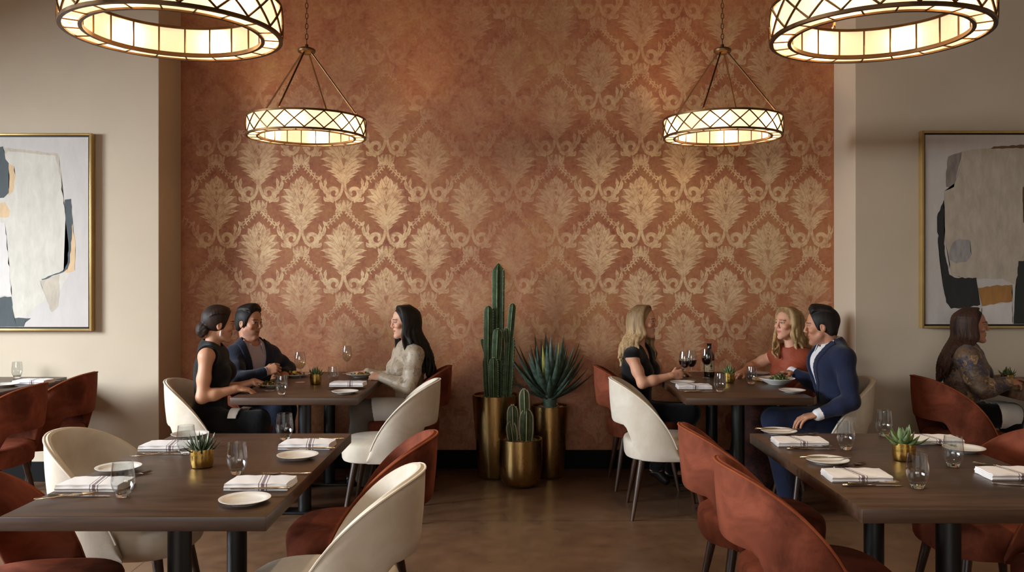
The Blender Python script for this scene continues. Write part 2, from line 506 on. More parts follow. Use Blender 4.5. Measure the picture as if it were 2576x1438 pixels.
# ------------------------------------------------------------------ the papered back wall: plain paper and the damask print on it
def damask():
    """polygons (metres, x across, z up, z = 0 at the crown's tip) of one damask medallion"""
    polys = []
    U = 0.003026   # one photo pixel on this wall
    def bez(p0, p1, p2, n):
        return [((1-t)**2*p0[0]+2*(1-t)*t*p1[0]+t*t*p2[0], (1-t)**2*p0[1]+2*(1-t)*t*p1[1]+t*t*p2[1]) for t in [i/n for i in range(n+1)]]
    def leaf(p0, p1, p2, w, lobes=3, n=14, base=0.35, cut=0.26):
        w = w * 1.35
        c = bez(p0, p1, p2, n)
        L, R = [], []
        for i, (x, y) in enumerate(c):
            t = i / n
            a = c[min(i+1, n)]; b = c[max(i-1, 0)]
            dx, dy = a[0]-b[0], a[1]-b[1]; l = math.hypot(dx, dy) or 1
            nx, ny = -dy/l, dx/l
            wd = w * (base * 0.5 + (1 - base * 0.5) * math.sin(PI * min(1.0, t) ** 1.35)) * (1 - t ** 8)
            ser = 1 - cut * ((t * lobes) % 1.0)
            L.append((x + nx*wd*ser, y + ny*wd*ser)); R.append((x - nx*wd*ser*0.85, y - ny*wd*ser*0.85))
        # leave a dark midrib: two half leaves
        g = 0.07
        for side, mid in ((L, 1), (R, -1)):
            q = []
            for i in range(n+1):
                q.append(side[i])
            back = []
            for i in range(n, -1, -1):
                x, y = c[i]
                back.append((x + (side[i][0]-x)*g, y + (side[i][1]-y)*g))
            polys.append((q, back[::-1]))
    def both(f):
        f(1); f(-1)
    def ribbon(pts, w0, w1, wm=None):
        n = len(pts) - 1; A, B = [], []
        for i, (x, y) in enumerate(pts):
            t = i/n
            a = pts[min(i+1, n)]; b = pts[max(i-1, 0)]
            dx, dy = a[0]-b[0], a[1]-b[1]; l = math.hypot(dx, dy) or 1
            w = w0 + (w1-w0)*t if wm is None else (w0*(1-t)**2 + 2*wm*t*(1-t)*2 + w1*t*t)/1.0
            A.append((x - dy/l*w, y + dx/l*w)); B.append((x + dy/l*w, y - dx/l*w))
        polys.append((A, B))
    def spiral(cx, cy, r0, r1, a0, a1, w0, w1, n=22):
        ribbon([(cx + (r0+(r1-r0)*i/n)*math.cos(a0+(a1-a0)*i/n), cy + (r0+(r1-r0)*i/n)*math.sin(a0+(a1-a0)*i/n)) for i in range(n+1)], w0, w1)
    # y grows downwards here (photo pixels); flipped at the end
    leaf((0, 22), (0, 12), (0, -1), 7, 2)
    def side(s):
        leaf((s*2, 54), (s*13, 26), (s*11, 5), 6.0, 2)
        leaf((s*4, 72), (s*19, 31), (s*28, 16), 6.5, 3)
        leaf((s*4, 86), (s*20, 42), (s*46, 33), 7.0, 3)
        leaf((s*3, 99), (s*15, 55), (s*51, 52), 7.0, 3)
        leaf((s*2.5, 112), (s*11, 70), (s*60, 73), 7.6, 4)
        leaf((s*2, 123), (s*9, 88), (s*57, 88), 6.0, 4)
        leaf((s*2, 132), (s*7, 102), (s*45, 102), 4.8, 3)
        leaf((s*1.5, 139), (s*5, 116), (s*32, 113), 3.6, 3)
        leaf((s*1.5, 144), (s*4, 128), (s*20, 124), 2.6, 2)
        # bud outline
        ribbon(bez((0, 24), (s*20, 48), (0, 70), 12), 1.2, 1.2)
        ribbon(bez((0, 34), (s*11, 50), (0, 62), 10), 1.6, 1.2)
        leaf((0, 66), (s*2, 52), (s*3, 42), 2.2, 1)
        leaf((0, 96), (s*6, 86), (s*10, 78), 3.2, 1)
        ribbon(bez((s*1, 98), (s*4, 120), (s*2.5, 146), 10), 3.2, 2.4)
        # scrolls
        ribbon(bez((s*3, 138), (s*4, 166), (s*24, 176), 14), 3.0, 4.5)
        if s > 0: spiral(24, 158, 18, 5, PI/2, -1.35*PI, 7.5, 2.6, 26)
        else: spiral(-24, 158, 18, 5, PI/2, 2.35*PI, 7.5, 2.6, 26)
        leaf((s*36, 168), (s*52, 152), (s*46, 138), 6, 3)
        leaf((s*42, 158), (s*62, 146), (s*57, 122), 4.5, 3)
        leaf((s*44, 150), (s*50, 134), (s*44, 120), 3.6, 2)
        leaf((s*30, 178), (s*48, 180), (s*50, 166), 4.5, 2)
        leaf((s*20, 180), (s*18, 194), (s*4, 198), 5, 2)
        leaf((s*8, 176), (s*14, 186), (s*6, 192), 3, 1)
        ribbon(bez((s*2, 150), (s*12, 160), (s*10, 172), 8), 1.6, 1.2)
        leaf((0, 176), (s*3, 190), (s*1, 206), 3.6, 2)
        # garland down to the neighbours
        c = bez((s*2, 198), (s*12, 214), (s*40, 240), 12)
        ribbon(c, 1.5, 1.2)
        for i, (x, y) in enumerate(c):
            if i % 2 == 0 and i > 0:
                leaf((x, y), (x + s*4, y - 4), (x + s*(1 + i % 4), y - 11), 1.8, 1, 6)
                leaf((x, y), (x + s*1, y + 5), (x - s*(5 - i % 3), y + 8), 1.7, 1, 6)
                leaf((x, y), (x + s*6, y - 2), (x + s*10, y + 1), 1.5, 1, 6)
        leaf((s*40, 240), (s*48, 238), (s*52, 228), 3.4, 2)
        leaf((s*4, 200), (s*16, 200), (s*22, 206), 3.4, 2)
    both(side)
    fills = []
    sil = [(0, -1), (12, 10), (26, 18), (33, 31), (47, 36), (44, 47), (51, 54), (52, 72), (46, 84), (32, 94), (20, 106), (10, 120), (5, 135), (2.5, 150), (0, 152)]
    fills.append(([(x, y) for x, y in sil], [(-x, y) for x, y in sil]))
    for s in (1, -1):
        ring = [(s * 25 + math.cos(a) * 20, 160 + math.sin(a) * 19) for a in [PI * i / 9 for i in range(19)]]
        core = [(s * 25 + math.cos(a) * 8.5, 159 + math.sin(a) * 8) for a in [PI * i / 9 for i in range(19)]]
        fills.append((ring, core))
        tail = [(s * 2, 176), (s * 14, 178), (s * 18, 186), (s * 9, 197), (s * 2, 204)]
        fills.append((tail, [(0, y) for x, y in tail]))
    out = []
    for A, B in fills:
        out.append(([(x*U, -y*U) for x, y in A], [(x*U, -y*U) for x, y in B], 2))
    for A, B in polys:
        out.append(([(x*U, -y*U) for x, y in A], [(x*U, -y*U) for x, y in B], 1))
    return out

def back_wall():
    mb = MB()
    mb.box(((NX0 + NX1) / 2, YB + 0.1, ZC / 2), (NX1 - NX0 + 0.1, 0.2, ZC))
    D = damask()
    d = YB / F_PX
    y = YB - 0.0006
    for k in range(-12, 7):
        cx = (1612 + 106.75 * k - CX) * d
        for j in range(-4, 5):
            top = 442 + 230 * j + (115 if k % 2 else 0)
            cz = EYE - (top - HY) * d
            for q, (A, B, mi_) in enumerate(D):
                xs = [p[0] + cx for p in A] + [p[0] + cx for p in B]
                zs = [p[1] + cz for p in A] + [p[1] + cz for p in B]
                if max(xs) > NX1 or min(xs) < NX0 or min(zs) < 0.16 or max(zs) > ZC - 0.02: continue
                n = len(A)
                yy = y + 0.00035 - 0.000004 * q
                vs = [(a[0] + cx, yy, a[1] + cz) for a in A] + [(b[0] + cx, yy, b[1] + cz) for b in B]
                mb.add(vs, [[i, i + 1, n + i + 1, n + i] for i in range(n - 1)], mi_)
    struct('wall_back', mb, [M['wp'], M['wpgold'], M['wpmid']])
back_wall()

# ------------------------------------------------------------------ camera, daylight
cam = bpy.data.cameras.new('camera'); cam_o = bpy.data.objects.new('camera', cam); COL.objects.link(cam_o)
cam.sensor_width = 36.0; cam.lens = 36.0 * F_PX / 2576
cam.shift_x = -(CX - 1288) / 2576; cam.shift_y = (HY - 719) / 2576
cam_o.location = (0, 0, EYE); cam_o.rotation_euler = (PI / 2, 0, 0)
cam.clip_start = 0.05
scene.camera = cam_o

def area(name, loc, rot, sx, sy, power, color):
    l = bpy.data.lights.new(name, 'AREA'); l.shape = 'RECTANGLE'; l.size = sx; l.size_y = sy
    l.energy = power; l.color = color
    o = bpy.data.objects.new(name, l); COL.objects.link(o)
    o.location = loc; o.rotation_euler = rot
    return o
# ------------------------------------------------------------------ dining chair (forward = +X)
def chair_back_mesh(mi_pipe=1):
    mb = MB()
    Tm = math.radians(112); n = 44
    A0, B0 = 0.262, 0.262
    outer_top = []
    rings = []
    for i in range(n + 1):
        th = -Tm + 2 * Tm * i / n
        a = abs(th)
        u = a / Tm
        zt = 0.37 + 0.465 * (max(0.0, 1 - u ** 2.45) ** 0.8)
        g = min(1, max(0, (math.radians(62) - a) / math.radians(26)))
        g = g * g * (3 - 2 * g)
        zb = 0.365 + 0.20 * g
        zt = max(zt, zb + 0.03)
        th_k = 0.034 * (1 - 0.25 * u)
        ring = []
        def pt(z, off):
            lean = max(0.0, z - 0.40)
            r = 1 + (lean * 0.22 + lean * lean * 0.12) - 0.03 * (1 - min(1, (z - 0.36) / 0.2))
            x = -(A0 * r + off) * math.cos(th); y = (B0 * (1 + (r - 1) * 0.55) + off) * math.sin(th)
            if a > PI / 2: y = (B0 * (1 + (r - 1) * 0.55) + off) * math.copysign(1 - 0.08 * (1 - math.cos(a - PI / 2)) * 4, th)
            return (x, y, z)
        h = zt - zb; m = 7; rr = min(th_k / 2, h / 2.2)
        for k in range(m + 1): ring.append(pt(zb + rr + (h - 2 * rr) * k / m, th_k / 2 + 0.004 * math.sin(PI * k / m)))
        for k in range(1, 4):
            q = PI * k / 4; ring.append(pt(zt - rr + rr * math.sin(q), th_k / 2 * math.cos(q)))
        for k in range(m, -1, -1): ring.append(pt(zb + rr + (h - 2 * rr) * k / m, -th_k / 2 - 0.010 * math.sin(PI * k / m)))
        for k in range(1, 4):
            q = PI * k / 4; ring.append(pt(zb + rr - rr * math.sin(q), -th_k / 2 * math.cos(q)))
        rings.append(ring)
        outer_top.append(pt(zt - rr * 0.3, th_k / 2 * 0.92))
    vs = [p for r in rings for p in r]; L = len(rings[0]); fs = []
    for i in range(n):
        for k in range(L):
            k2 = (k + 1) % L
            fs.append([i * L + k, i * L + k2, (i + 1) * L + k2, (i + 1) * L + k])
    fs.append(list(range(L))); fs.append([n * L + k for k in range(L)][::-1])
    mb.add(vs, fs)
    pipe = MB().tube(outer_top[1:-1], 0.0042, 6)
    return mb, pipe

def superdisc(mb, a0, b0, layers, n=40, e=2.9, cx=0.0, front=0.0):
    """stack of superellipse outlines: layers [(z, scale)...]"""
    rings = []
    vs = []
    for z, s in layers:
        ids = []
        for k in range(n):
            t = 2 * PI * k / n
            c, sn = math.cos(t), math.sin(t)
            x = a0 * s * math.copysign(abs(c) ** (2 / e), c); y = b0 * s * math.copysign(abs(sn) ** (2 / e), sn)
            y *= 1 + front * x / a0
            ids.append(len(vs)); vs.append((cx + x, y, z))
        rings.append(ids)
    fs = []
    for A, B in zip(rings, rings[1:]):
        for k in range(n): fs.append([A[k], A[(k + 1) % n], B[(k + 1) % n], B[k]])
    vs.append((cx, 0, layers[0][0])); fs += [[rings[0][(k + 1) % n], rings[0][k], len(vs) - 1] for k in range(n)]
    vs.append((cx, 0, layers[-1][0] + 0.002)); fs += [[rings[-1][k], rings[-1][(k + 1) % n], len(vs) - 1] for k in range(n)]
    mb.add(vs, fs)
    return mb

def make_chair(kind):
    up, pipe = (M['rust'], M['rustpipe']) if kind == 'rust' else (M['cream'], M['creampipe'])
    t = thing('dining_chair', 'x', 'chair')
    s = superdisc(MB(), 0.255, 0.238, [(0.360, 0.92), (0.364, 0.955), (0.375, 0.975), (0.43, 0.99), (0.452, 0.985), (0.464, 0.965), (0.472, 0.92), (0.477, 0.8), (0.480, 0.5)], cx=0.035, front=0.05)
    s.build('seat', up, t)
    b, p = chair_back_mesh()
    bo = b.build('backrest', up, t)
    p.build('piping', pipe, bo)
    for sx, sy in ((1, 1), (1, -1), (-1, 1), (-1, -1)):
        top = Vector((0.035 + sx * 0.15, sy * 0.15, 0.37)); foot = Vector((0.035 + sx * 0.215, sy * 0.205, 0.0))
        MB().tube([top, top.lerp(foot, 0.3), top.lerp(foot, 0.96), foot], [0.021, 0.019, 0.0105, 0.0095], 12).build('leg', M['walnut'], t)
    return t

RUST, CREAM = make_chair('rust'), make_chair('cream')
used = {'rust': False, 'cream': False}
def chair(kind, x, y, rz, label, group):
    src = RUST if kind == 'rust' else CREAM
    if not used[kind]:
        used[kind] = True
        src.location = (x, y, 0); src.rotation_euler = (0, 0, rz)
        tag(src, label, 'chair', group)
        return src
    return dup(src, (x, y, 0), rz, label, group)

# ------------------------------------------------------------------ tables
TH = 0.75
def table(label, x0, x1, y0, y1, legs):
    cx, cyy = (x0 + x1) / 2, (y0 + y1) / 2
    t = thing('dining_table', label, 'table', (cx, cyy, 0), 0, 'dark wood dining tables')
    MB().box((0, 0, TH - 0.022), (x1 - x0, y1 - y0, 0.044), bev=0.003).build('tabletop', M['tabletop'], t)
    for ly in legs:
        MB().lathe([(0, 0.016), (0.04, 0.016), (0.04, TH - 0.05), (0, TH - 0.05)], 24, (0, ly - cyy, 0)).build('column_leg', M['blackmetal'], t)
        MB().box((0, ly - cyy, TH - 0.047), (0.34, 0.2, 0.006)).build('mounting_plate', M['blackmetal'], t, smooth=False)
        MB().box((0, ly - cyy, 0.0085), (0.5, 0.12, 0.015), bev=0.003).build('base_plate', M['blackmetal'], t)
    return t
FL = table('dark wood table in the left foreground laid with four settings', -1.548, -0.744, 2.54, 3.87, (2.9, 3.5))
FR = table('dark wood table in the right foreground laid with four settings', 1.078, 1.90, 2.62, 3.87, (2.9, 3.5))
BL = table('dark wood table at the wallpaper wall where three diners sit left of the cacti', -1.672, -0.925, 4.98, 6.30, (5.25, 5.95))
BR = table('dark wood table at the wallpaper wall where three diners sit right of the cacti', 1.012, 1.768, 4.98, 6.30, (5.25, 5.95))
table('dark table cut by the left photo edge, beside two rust chairs', -3.93, -3.165, 4.75, 5.99, (5.05, 5.7))
table('dark table at the right photo edge in front of the woman in the floral blouse', 3.09, 3.90, 4.75, 5.99, (5.05, 5.7))

GL, GB = 'chairs of the foreground tables', 'chairs of the tables by the back wall'
chair('rust', -1.61, 2.78, 0.05, 'rust velvet chair in the lower left corner of the photo, left of the foreground table', GL)
chair('cream', -1.60, 3.50, 0.0, 'cream velvet chair left of the left foreground table, its open front in view', GL)
chair('rust', -0.62, 3.44, PI, 'rust velvet chair right of the left foreground table, behind a cream chair', GL)
chair('cream', -0.605, 2.82, PI, 'large cream velvet chair right of the left foreground table, nearest to the camera', GL)
chair('rust', 1.015, 3.62, 0.0, 'rust velvet chair left of the right foreground table, second from the camera', GL)
chair('rust', 1.01, 2.94, 0.0, 'large rust velvet chair left of the right foreground table, nearest to the camera', GL)
chair('rust', 1.98, 3.50, PI, 'rust velvet chair at the far right end of the right foreground table', GL)
chair('rust', 2.03, 2.86, PI, 'rust velvet chair in the lower right corner, only its seat edge in view', GL)
chair('cream', -1.83, 5.22, 0.05, 'cream velvet chair holding the woman with the hair bun', GB)
chair('rust', -1.84, 5.93, 0.0, 'rust velvet chair holding the man in the navy blazer and lilac shirt', GB)
chair('rust', -0.745, 5.95, PI, 'rust velvet chair holding the long-haired woman in the beige blouse', GB)
chair('cream', -0.76, 5.20, PI, 'empty cream velvet chair at the right of the left back table', GB)
chair('rust', 0.87, 5.95, 0.0, 'rust velvet chair holding the smiling blonde woman in black', GB)
chair('cream', 0.90, 5.26, -0.06, 'empty cream velvet chair at the left of the right back table', GB)
chair('rust', 1.80, 5.98, PI, 'rust velvet chair holding the blonde woman in the rust top', GB)
chair('cream', 1.93, 5.30, PI, 'cream velvet chair holding the man in the navy suit on the right', GB)
chair('rust', -3.07, 5.55, PI, 'rust velvet chair by the left wall, the farther of two beside the cut-off table', GB)
chair('rust', -3.09, 4.98, PI, 'rust velvet chair by the left wall, the nearer of two beside the cut-off table', GB)
chair('rust', 2.855, 5.38, 0.05, 'rust velvet chair holding the brunette in the floral blouse', GB)

# ------------------------------------------------------------------ drum chandeliers
def make_chandelier():
    R, Ri, H = 0.368, 0.298, 0.118
    t = thing('drum_chandelier', 'x', 'chandelier')
    N = 64
    def hoop(r0, r1, z0, z1):
        return MB().lathe([(r0, z0), (r1, z0), (r1, z1), (r0, z1), (r0, z0)], N)
    def wallring(r, z0, z1):
        return MB().lathe([(r, z0), (r, z1), (r - 0.003, z1), (r - 0.003, z0), (r, z0)], N)
    wallring(R - 0.004, 0.006, H - 0.006).build('outer_glass', M['shade'], t)
    wallring(Ri + 0.005, 0.008, H - 0.012).build('inner_glass', M['shade'], t)
    MB().lathe([(Ri + 0.004, 0.004), (R - 0.004, 0.004), (R - 0.004, 0.007), (Ri + 0.004, 0.007), (Ri + 0.004, 0.004)], N).build('bottom_glass', M['shade'], t)
    hoop(R - 0.016, R + 0.002, H - 0.008, H + 0.004).build('top_rim', M['bronze'], t, angle=30)
    hoop(R - 0.012, R + 0.002, -0.002, 0.010).build('bottom_rim', M['bronze'], t, angle=30)
    hoop(Ri - 0.004, Ri + 0.009, -0.002, 0.012).build('inner_rim', M['bronze'], t, angle=30)
    hoop(Ri - 0.003, Ri + 0.008, H - 0.014, H - 0.004).build('inner_top_rim', M['bronze'], t, angle=30)
    lat = MB(); K = 20
    for k in range(K):
        for sgn in (1, -1):
            pts = []
            for i in range(7):
                a = 2 * PI * (k + sgn * i / 6) / K
                pts.append(((R + 0.001) * math.cos(a), (R + 0.001) * math.sin(a), 0.010 + (H - 0.018) * i / 6))
            lat.tube(pts, 0.0042, 6)
    lat.build('lattice', M['bronze'], t)
    for k in range(K):
        a = 2 * PI * (k + 0.5) / K
        c, s = math.cos(a), math.sin(a)
        MB().tube([(Ri * c, Ri * s, 0.01), (Ri * c, Ri * s, H - 0.01)], 0.0034, 6).build('inner_divider', M['bronze'], t)
        MB().tube([(Ri * c, Ri * s, 0.003), (R * c * 0.985, R * s * 0.985, 0.003)], 0.003, 6).build('bottom_divider', M['bronze'], t)
    ZH = 0.545
    MB().lathe([(0, ZH - 0.018), (0.03, ZH - 0.016), (0.05, ZH - 0.006), (0.055, ZH), (0.055, ZH + 0.012), (0.045, ZH + 0.02), (0.012, ZH + 0.024), (0.010, ZH + 0.045), (0, ZH + 0.046)], 28).build('hub', M['bronze'], t)
    for k in range(4):
        a = PI / 4 + k * PI / 2 + 0.33
        p0 = Vector((0.035 * math.cos(a), 0.035 * math.sin(a), ZH - 0.012)); p1 = Vector(((R - 0.03) * math.cos(a), (R - 0.03) * math.sin(a), H + 0.016))
        r = MB().tube([p0, p1], 0.0052, 8)
        r.tube([(p1 + Vector((0.011 * math.cos(u) * math.cos(a), 0.011 * math.cos(u) * math.sin(a), 0.011 * math.sin(u) - 0.006))) for u in [2 * PI * i / 12 for i in range(12)]], 0.0028, 6, closed=True)
        r.build('rod', M['bronze'], t)
    ch = MB(); z = ZH + 0.05; i = 0
    top = 4.3 - 2.33
    while z < top - 0.05:
        pts = []
        for q in range(14):
            u = 2 * PI * q / 14
            w, h = 0.0085 * math.cos(u), 0.019 * math.sin(u)
            pts.append((w if i % 2 else 0, 0 if i % 2 else w, z + 0.013 + h))
        ch.tube(pts, 0.0026, 6, closed=True); z += 0.0325; i += 1
    ch.build('chain', M['bronze'], t)
    MB().lathe([(0, top - 0.05), (0.02, top - 0.045), (0.065, top - 0.02), (0.07, top), (0, top)], 28).build('ceiling_canopy', M['bronze'], t)
    for k in range(6):
        a = 2 * PI * (k + 0.3) / 6
        c, s = 0.333 * math.cos(a), 0.333 * math.sin(a)
        hd = MB().lathe([(0, 0.008), (0.011, 0.008), (0.011, 0.026), (0, 0.026)], 12, (c, s, 0)).build('bulb_holder', M['bronze'], t)
        l = bpy.data.lights.new('bulb', 'POINT'); l.energy = 8.5; l.color = (1.0, 0.68, 0.36); l.shadow_soft_size = 0.017
        lo = bpy.data.objects.new('bulb', l); COL.objects.link(lo); lo.parent = t; lo.location = (c, s, 0.055)
    return t

CH = make_chandelier()
GC = 'drum chandeliers'
CH.location = (-1.203, 3.0, 2.325); CH.rotation_euler = (0, 0, 0.1); tag(CH, 'large drum chandelier cut by the top photo edge over the left foreground table', 'chandelier', GC)
dup(CH, (1.292, 3.0, 2.318), 0.55, 'large drum chandelier cut by the top photo edge over the right foreground table', GC)
dup(CH, (-1.311, 5.35, 2.338), 0.2, 'drum chandelier hanging before the wallpaper above the left back table', GC)
dup(CH, (1.318, 5.35, 2.338), -0.12, 'drum chandelier hanging before the wallpaper above the right back table', GC)
# ------------------------------------------------------------------ tableware
def tumbler_proto():
    t = thing('water_glass', 'x', 'glass')
    H = 0.115
    body = MB().lathe([(0.0215, 0.014), (0.0300, 0.024), (0.0360, 0.042), (0.0372, 0.055), (0.0355, 0.080), (0.0315, H),
                       (0.0303, H), (0.0342, 0.080), (0.0360, 0.055), (0.0348, 0.043), (0.029, 0.027), (0.02, 0.018), (0, 0.016)], 36)
    body.build('bowl', M['glass'], t)
    MB().lathe([(0, 0.0005), (0.0190, 0.0005), (0.0212, 0.004), (0.0262, 0.0185), (0.024, 0.0188), (0.012, 0.0135), (0, 0.0125)], 12).build('glass_base', M['glassbase'], t, angle=20)
    return t

def wineglass_proto(wine):
    t = thing('wine_glass', 'x', 'wine glass')
    prof = [(0.0, 0.002), (0.034, 0.001), (0.034, 0.003), (0.008, 0.007), (0.0038, 0.014), (0.0034, 0.075), (0.006, 0.088)]
    MB().lathe(prof + [(0, 0.09)], 28).build('stem', M['glass'], t)
    MB().lathe([(0.005, 0.087), (0.020, 0.096), (0.034, 0.118), (0.0385, 0.140), (0.036, 0.165), (0.029, 0.205), (0.0282, 0.205), (0.035, 0.165), (0.0375, 0.140), (0.033, 0.119), (0.019, 0.098), (0, 0.091)], 32).build('bowl', M['glass'], t)
    MB().lathe([(0, 0.092), (0.0185, 0.0985), (0.0322, 0.1195), (0.0366, 0.1385), (0.0362, 0.143), (0, 0.143)], 28).build('wine', wine, t)
    return t

def napkin_proto():
    # long stack of folded cloth: a zig-zag sheet seen from the end, run along x
    Lx, Ly = 0.215, 0.125
    prof = []; zs = [0.0028, 0.0085, 0.0142, 0.0199]
    cl = []
    yl, yr = -Ly / 2 + 0.003, Ly / 2 - 0.003
    for i, z in enumerate(zs):
        row = [(yl + (yr - yl) * q / 6, z + 0.0004 * math.sin(q * 1.7 + i)) for q in range(7)]
        if i % 2: row = row[::-1]
        cl += row
        if i < 3:
            y = row[-1][0]; s = 1 if y > 0 else -1
            cl.append((y + s * 0.0028, z + 0.00285))
    th = 0.0025
    L, R = [], []
    for i, (y, z) in enumerate(cl):
        a = cl[min(i + 1, len(cl) - 1)]; b = cl[max(i - 1, 0)]
        dy, dz = a[0] - b[0], a[1] - b[1]; l = math.hypot(dy, dz)
        L.append((y - dz / l * th, z + dy / l * th)); R.append((y + dz / l * th, z - dy / l * th))
    poly = L + R[::-1]; n = len(poly); S = 16
    vs, fs = [], []
    for k in range(S + 1):
        x = -Lx / 2 + Lx * k / S
        for (y, z) in poly:
            hh = z / 0.0225
            puff = 0.0016 * hh * (1 - (2 * k / S - 1) ** 4) + 0.0007 * math.sin(7 * k / S * PI + y * 60) * hh
            vs.append((x * (1 - 0.03 * hh) + 0.003 * math.sin(y * 40), y + 0.002 * math.sin(k * 1.1) * hh, z + puff))
    for k in range(S):
        for i in range(n):
            j = (i + 1) % n
            fs.append([k * n + i, k * n + j, (k + 1) * n + j, (k + 1) * n + i])
    m = len(cl)
    for k in (0, S):
        for i in range(m - 1):
            q = [k * n + i, k * n + i + 1, k * n + n - 2 - i, k * n + n - 1 - i]
            fs.append(q if k else q[::-1])
    return MB().add(vs, fs).build('folded_napkin', M['napkin'])

def plate_proto(name='side_plate', r=0.081):
    k = r / 0.081
    return MB().lathe([(0, 0.002), (0.045 * k, 0.0015), (0.048 * k, 0.0), (0.05 * k, 0.002), (0.066 * k, 0.007), (0.0805 * k, 0.0145), (0.081 * k, 0.0158), (0.0795 * k, 0.0162), (0.064 * k, 0.0105), (0.052 * k, 0.0062), (0, 0.0056)], 48).build(name, M['china'])

def knife_proto():
    t = thing('table_knife', 'x', 'knife')
    b = MB(); L = 0.095
    pts = [(0.0, -0.0045), (0.0, 0.004), (0.03, 0.0075), (0.07, 0.0075), (L - 0.006, 0.003), (L, -0.004), (L - 0.02, -0.0055)]
    b.prism(pts, 0.0016, 0.0034, axis='z')
    b.build('blade', M['steel'], t)
    MB().tube([(0.004, 0, 0.0032), (-0.02, 0, 0.0042), (-0.07, 0, 0.0046), (-0.105, 0, 0.0048), (-0.110, 0, 0.0042)], [0.0034, 0.0052, 0.0058, 0.0064, 0.004], 10, flat=0.7).build('handle', M['steel'], t)
    return t

def fork_proto():
    t = thing('table_fork', 'x', 'fork')
    h = MB().tube([(0.0, 0, 0.006), (-0.03, 0, 0.0042), (-0.07, 0, 0.0036), (-0.108, 0, 0.005), (-0.113, 0, 0.005)], [0.003, 0.0026, 0.004, 0.0062, 0.004], 8, flat=0.45)
    h.build('handle', M['steel'], t)
    hd = MB()
    vs = []; fs = []
    for i in range(6):
        u = i / 5; x = -0.004 + 0.032 * u; w = 0.004 + 0.0075 * math.sin(min(1, u * 1.4) * PI / 2); z = 0.006 - 0.0035 * math.sin(u * PI / 2)
        vs += [(x, -w, z), (x, w, z), (x, w, z + 0.0016), (x, -w, z + 0.0016)]
        if i:
            a = (i - 1) * 4; b = i * 4
            fs += [[a + q, a + (q + 1) % 4, b + (q + 1) % 4, b + q] for q in range(4)]
    fs += [[3, 2, 1, 0], [20, 21, 22, 23]]
    hd.add(vs, fs)
    hd.build('head', M['steel'], t)
    for q in range(4):
        y = -0.0098 + 0.0065 * q
        MB().tube([(0.026, y, 0.0035), (0.045, y, 0.0030), (0.066, y * 0.95, 0.0062)], [0.0016, 0.0015, 0.0007], 6).build('tine', M['steel'], t)
    return t

def leaf_blade(mb, base, tip, w, sag=0.1, th=0.3, n=8, mi=0, up=Vector((0, 0, 1)), peak=0.4, keel=0.25):
    """thick tapering leaf from base to tip, channelled on the upper side"""
    base, tip = Vector(base), Vector(tip)
    d = tip - base; L = d.length
    side = d.cross(up); side = side.normalized() if side.length > 1e-6 else Vector((1, 0, 0))
    nrm = side.cross(d).normalized()
    vs, fs = [], []
    for i in range(n + 1):
        t = i / n
        c = base + d * t + nrm * (sag * L * math.sin(PI * t) )
        ww = w * ((t / peak) ** 0.5 if t < peak else max(0.02, (1 - ((t - peak) / (1 - peak)) ** 1.6))) if t > 0 else w * 0.45
        tt = ww * th
        vs += [c + side * ww + nrm * (ww * keel), c + nrm * (tt * 0.3), c - side * ww + nrm * (ww * keel), c - side * ww * 0.55 - nrm * tt, c - nrm * tt * 1.4, c + side * ww * 0.55 - nrm * tt]
        if i:
            a, b = (i - 1) * 6, i * 6
            fs += [[a + q, a + (q + 1) % 6, b + (q + 1) % 6, b + q] for q in range(6)]
    fs += [[5, 4, 3, 2, 1, 0], [n * 6 + q for q in range(6)]]
    mb.add(vs, fs, mi)

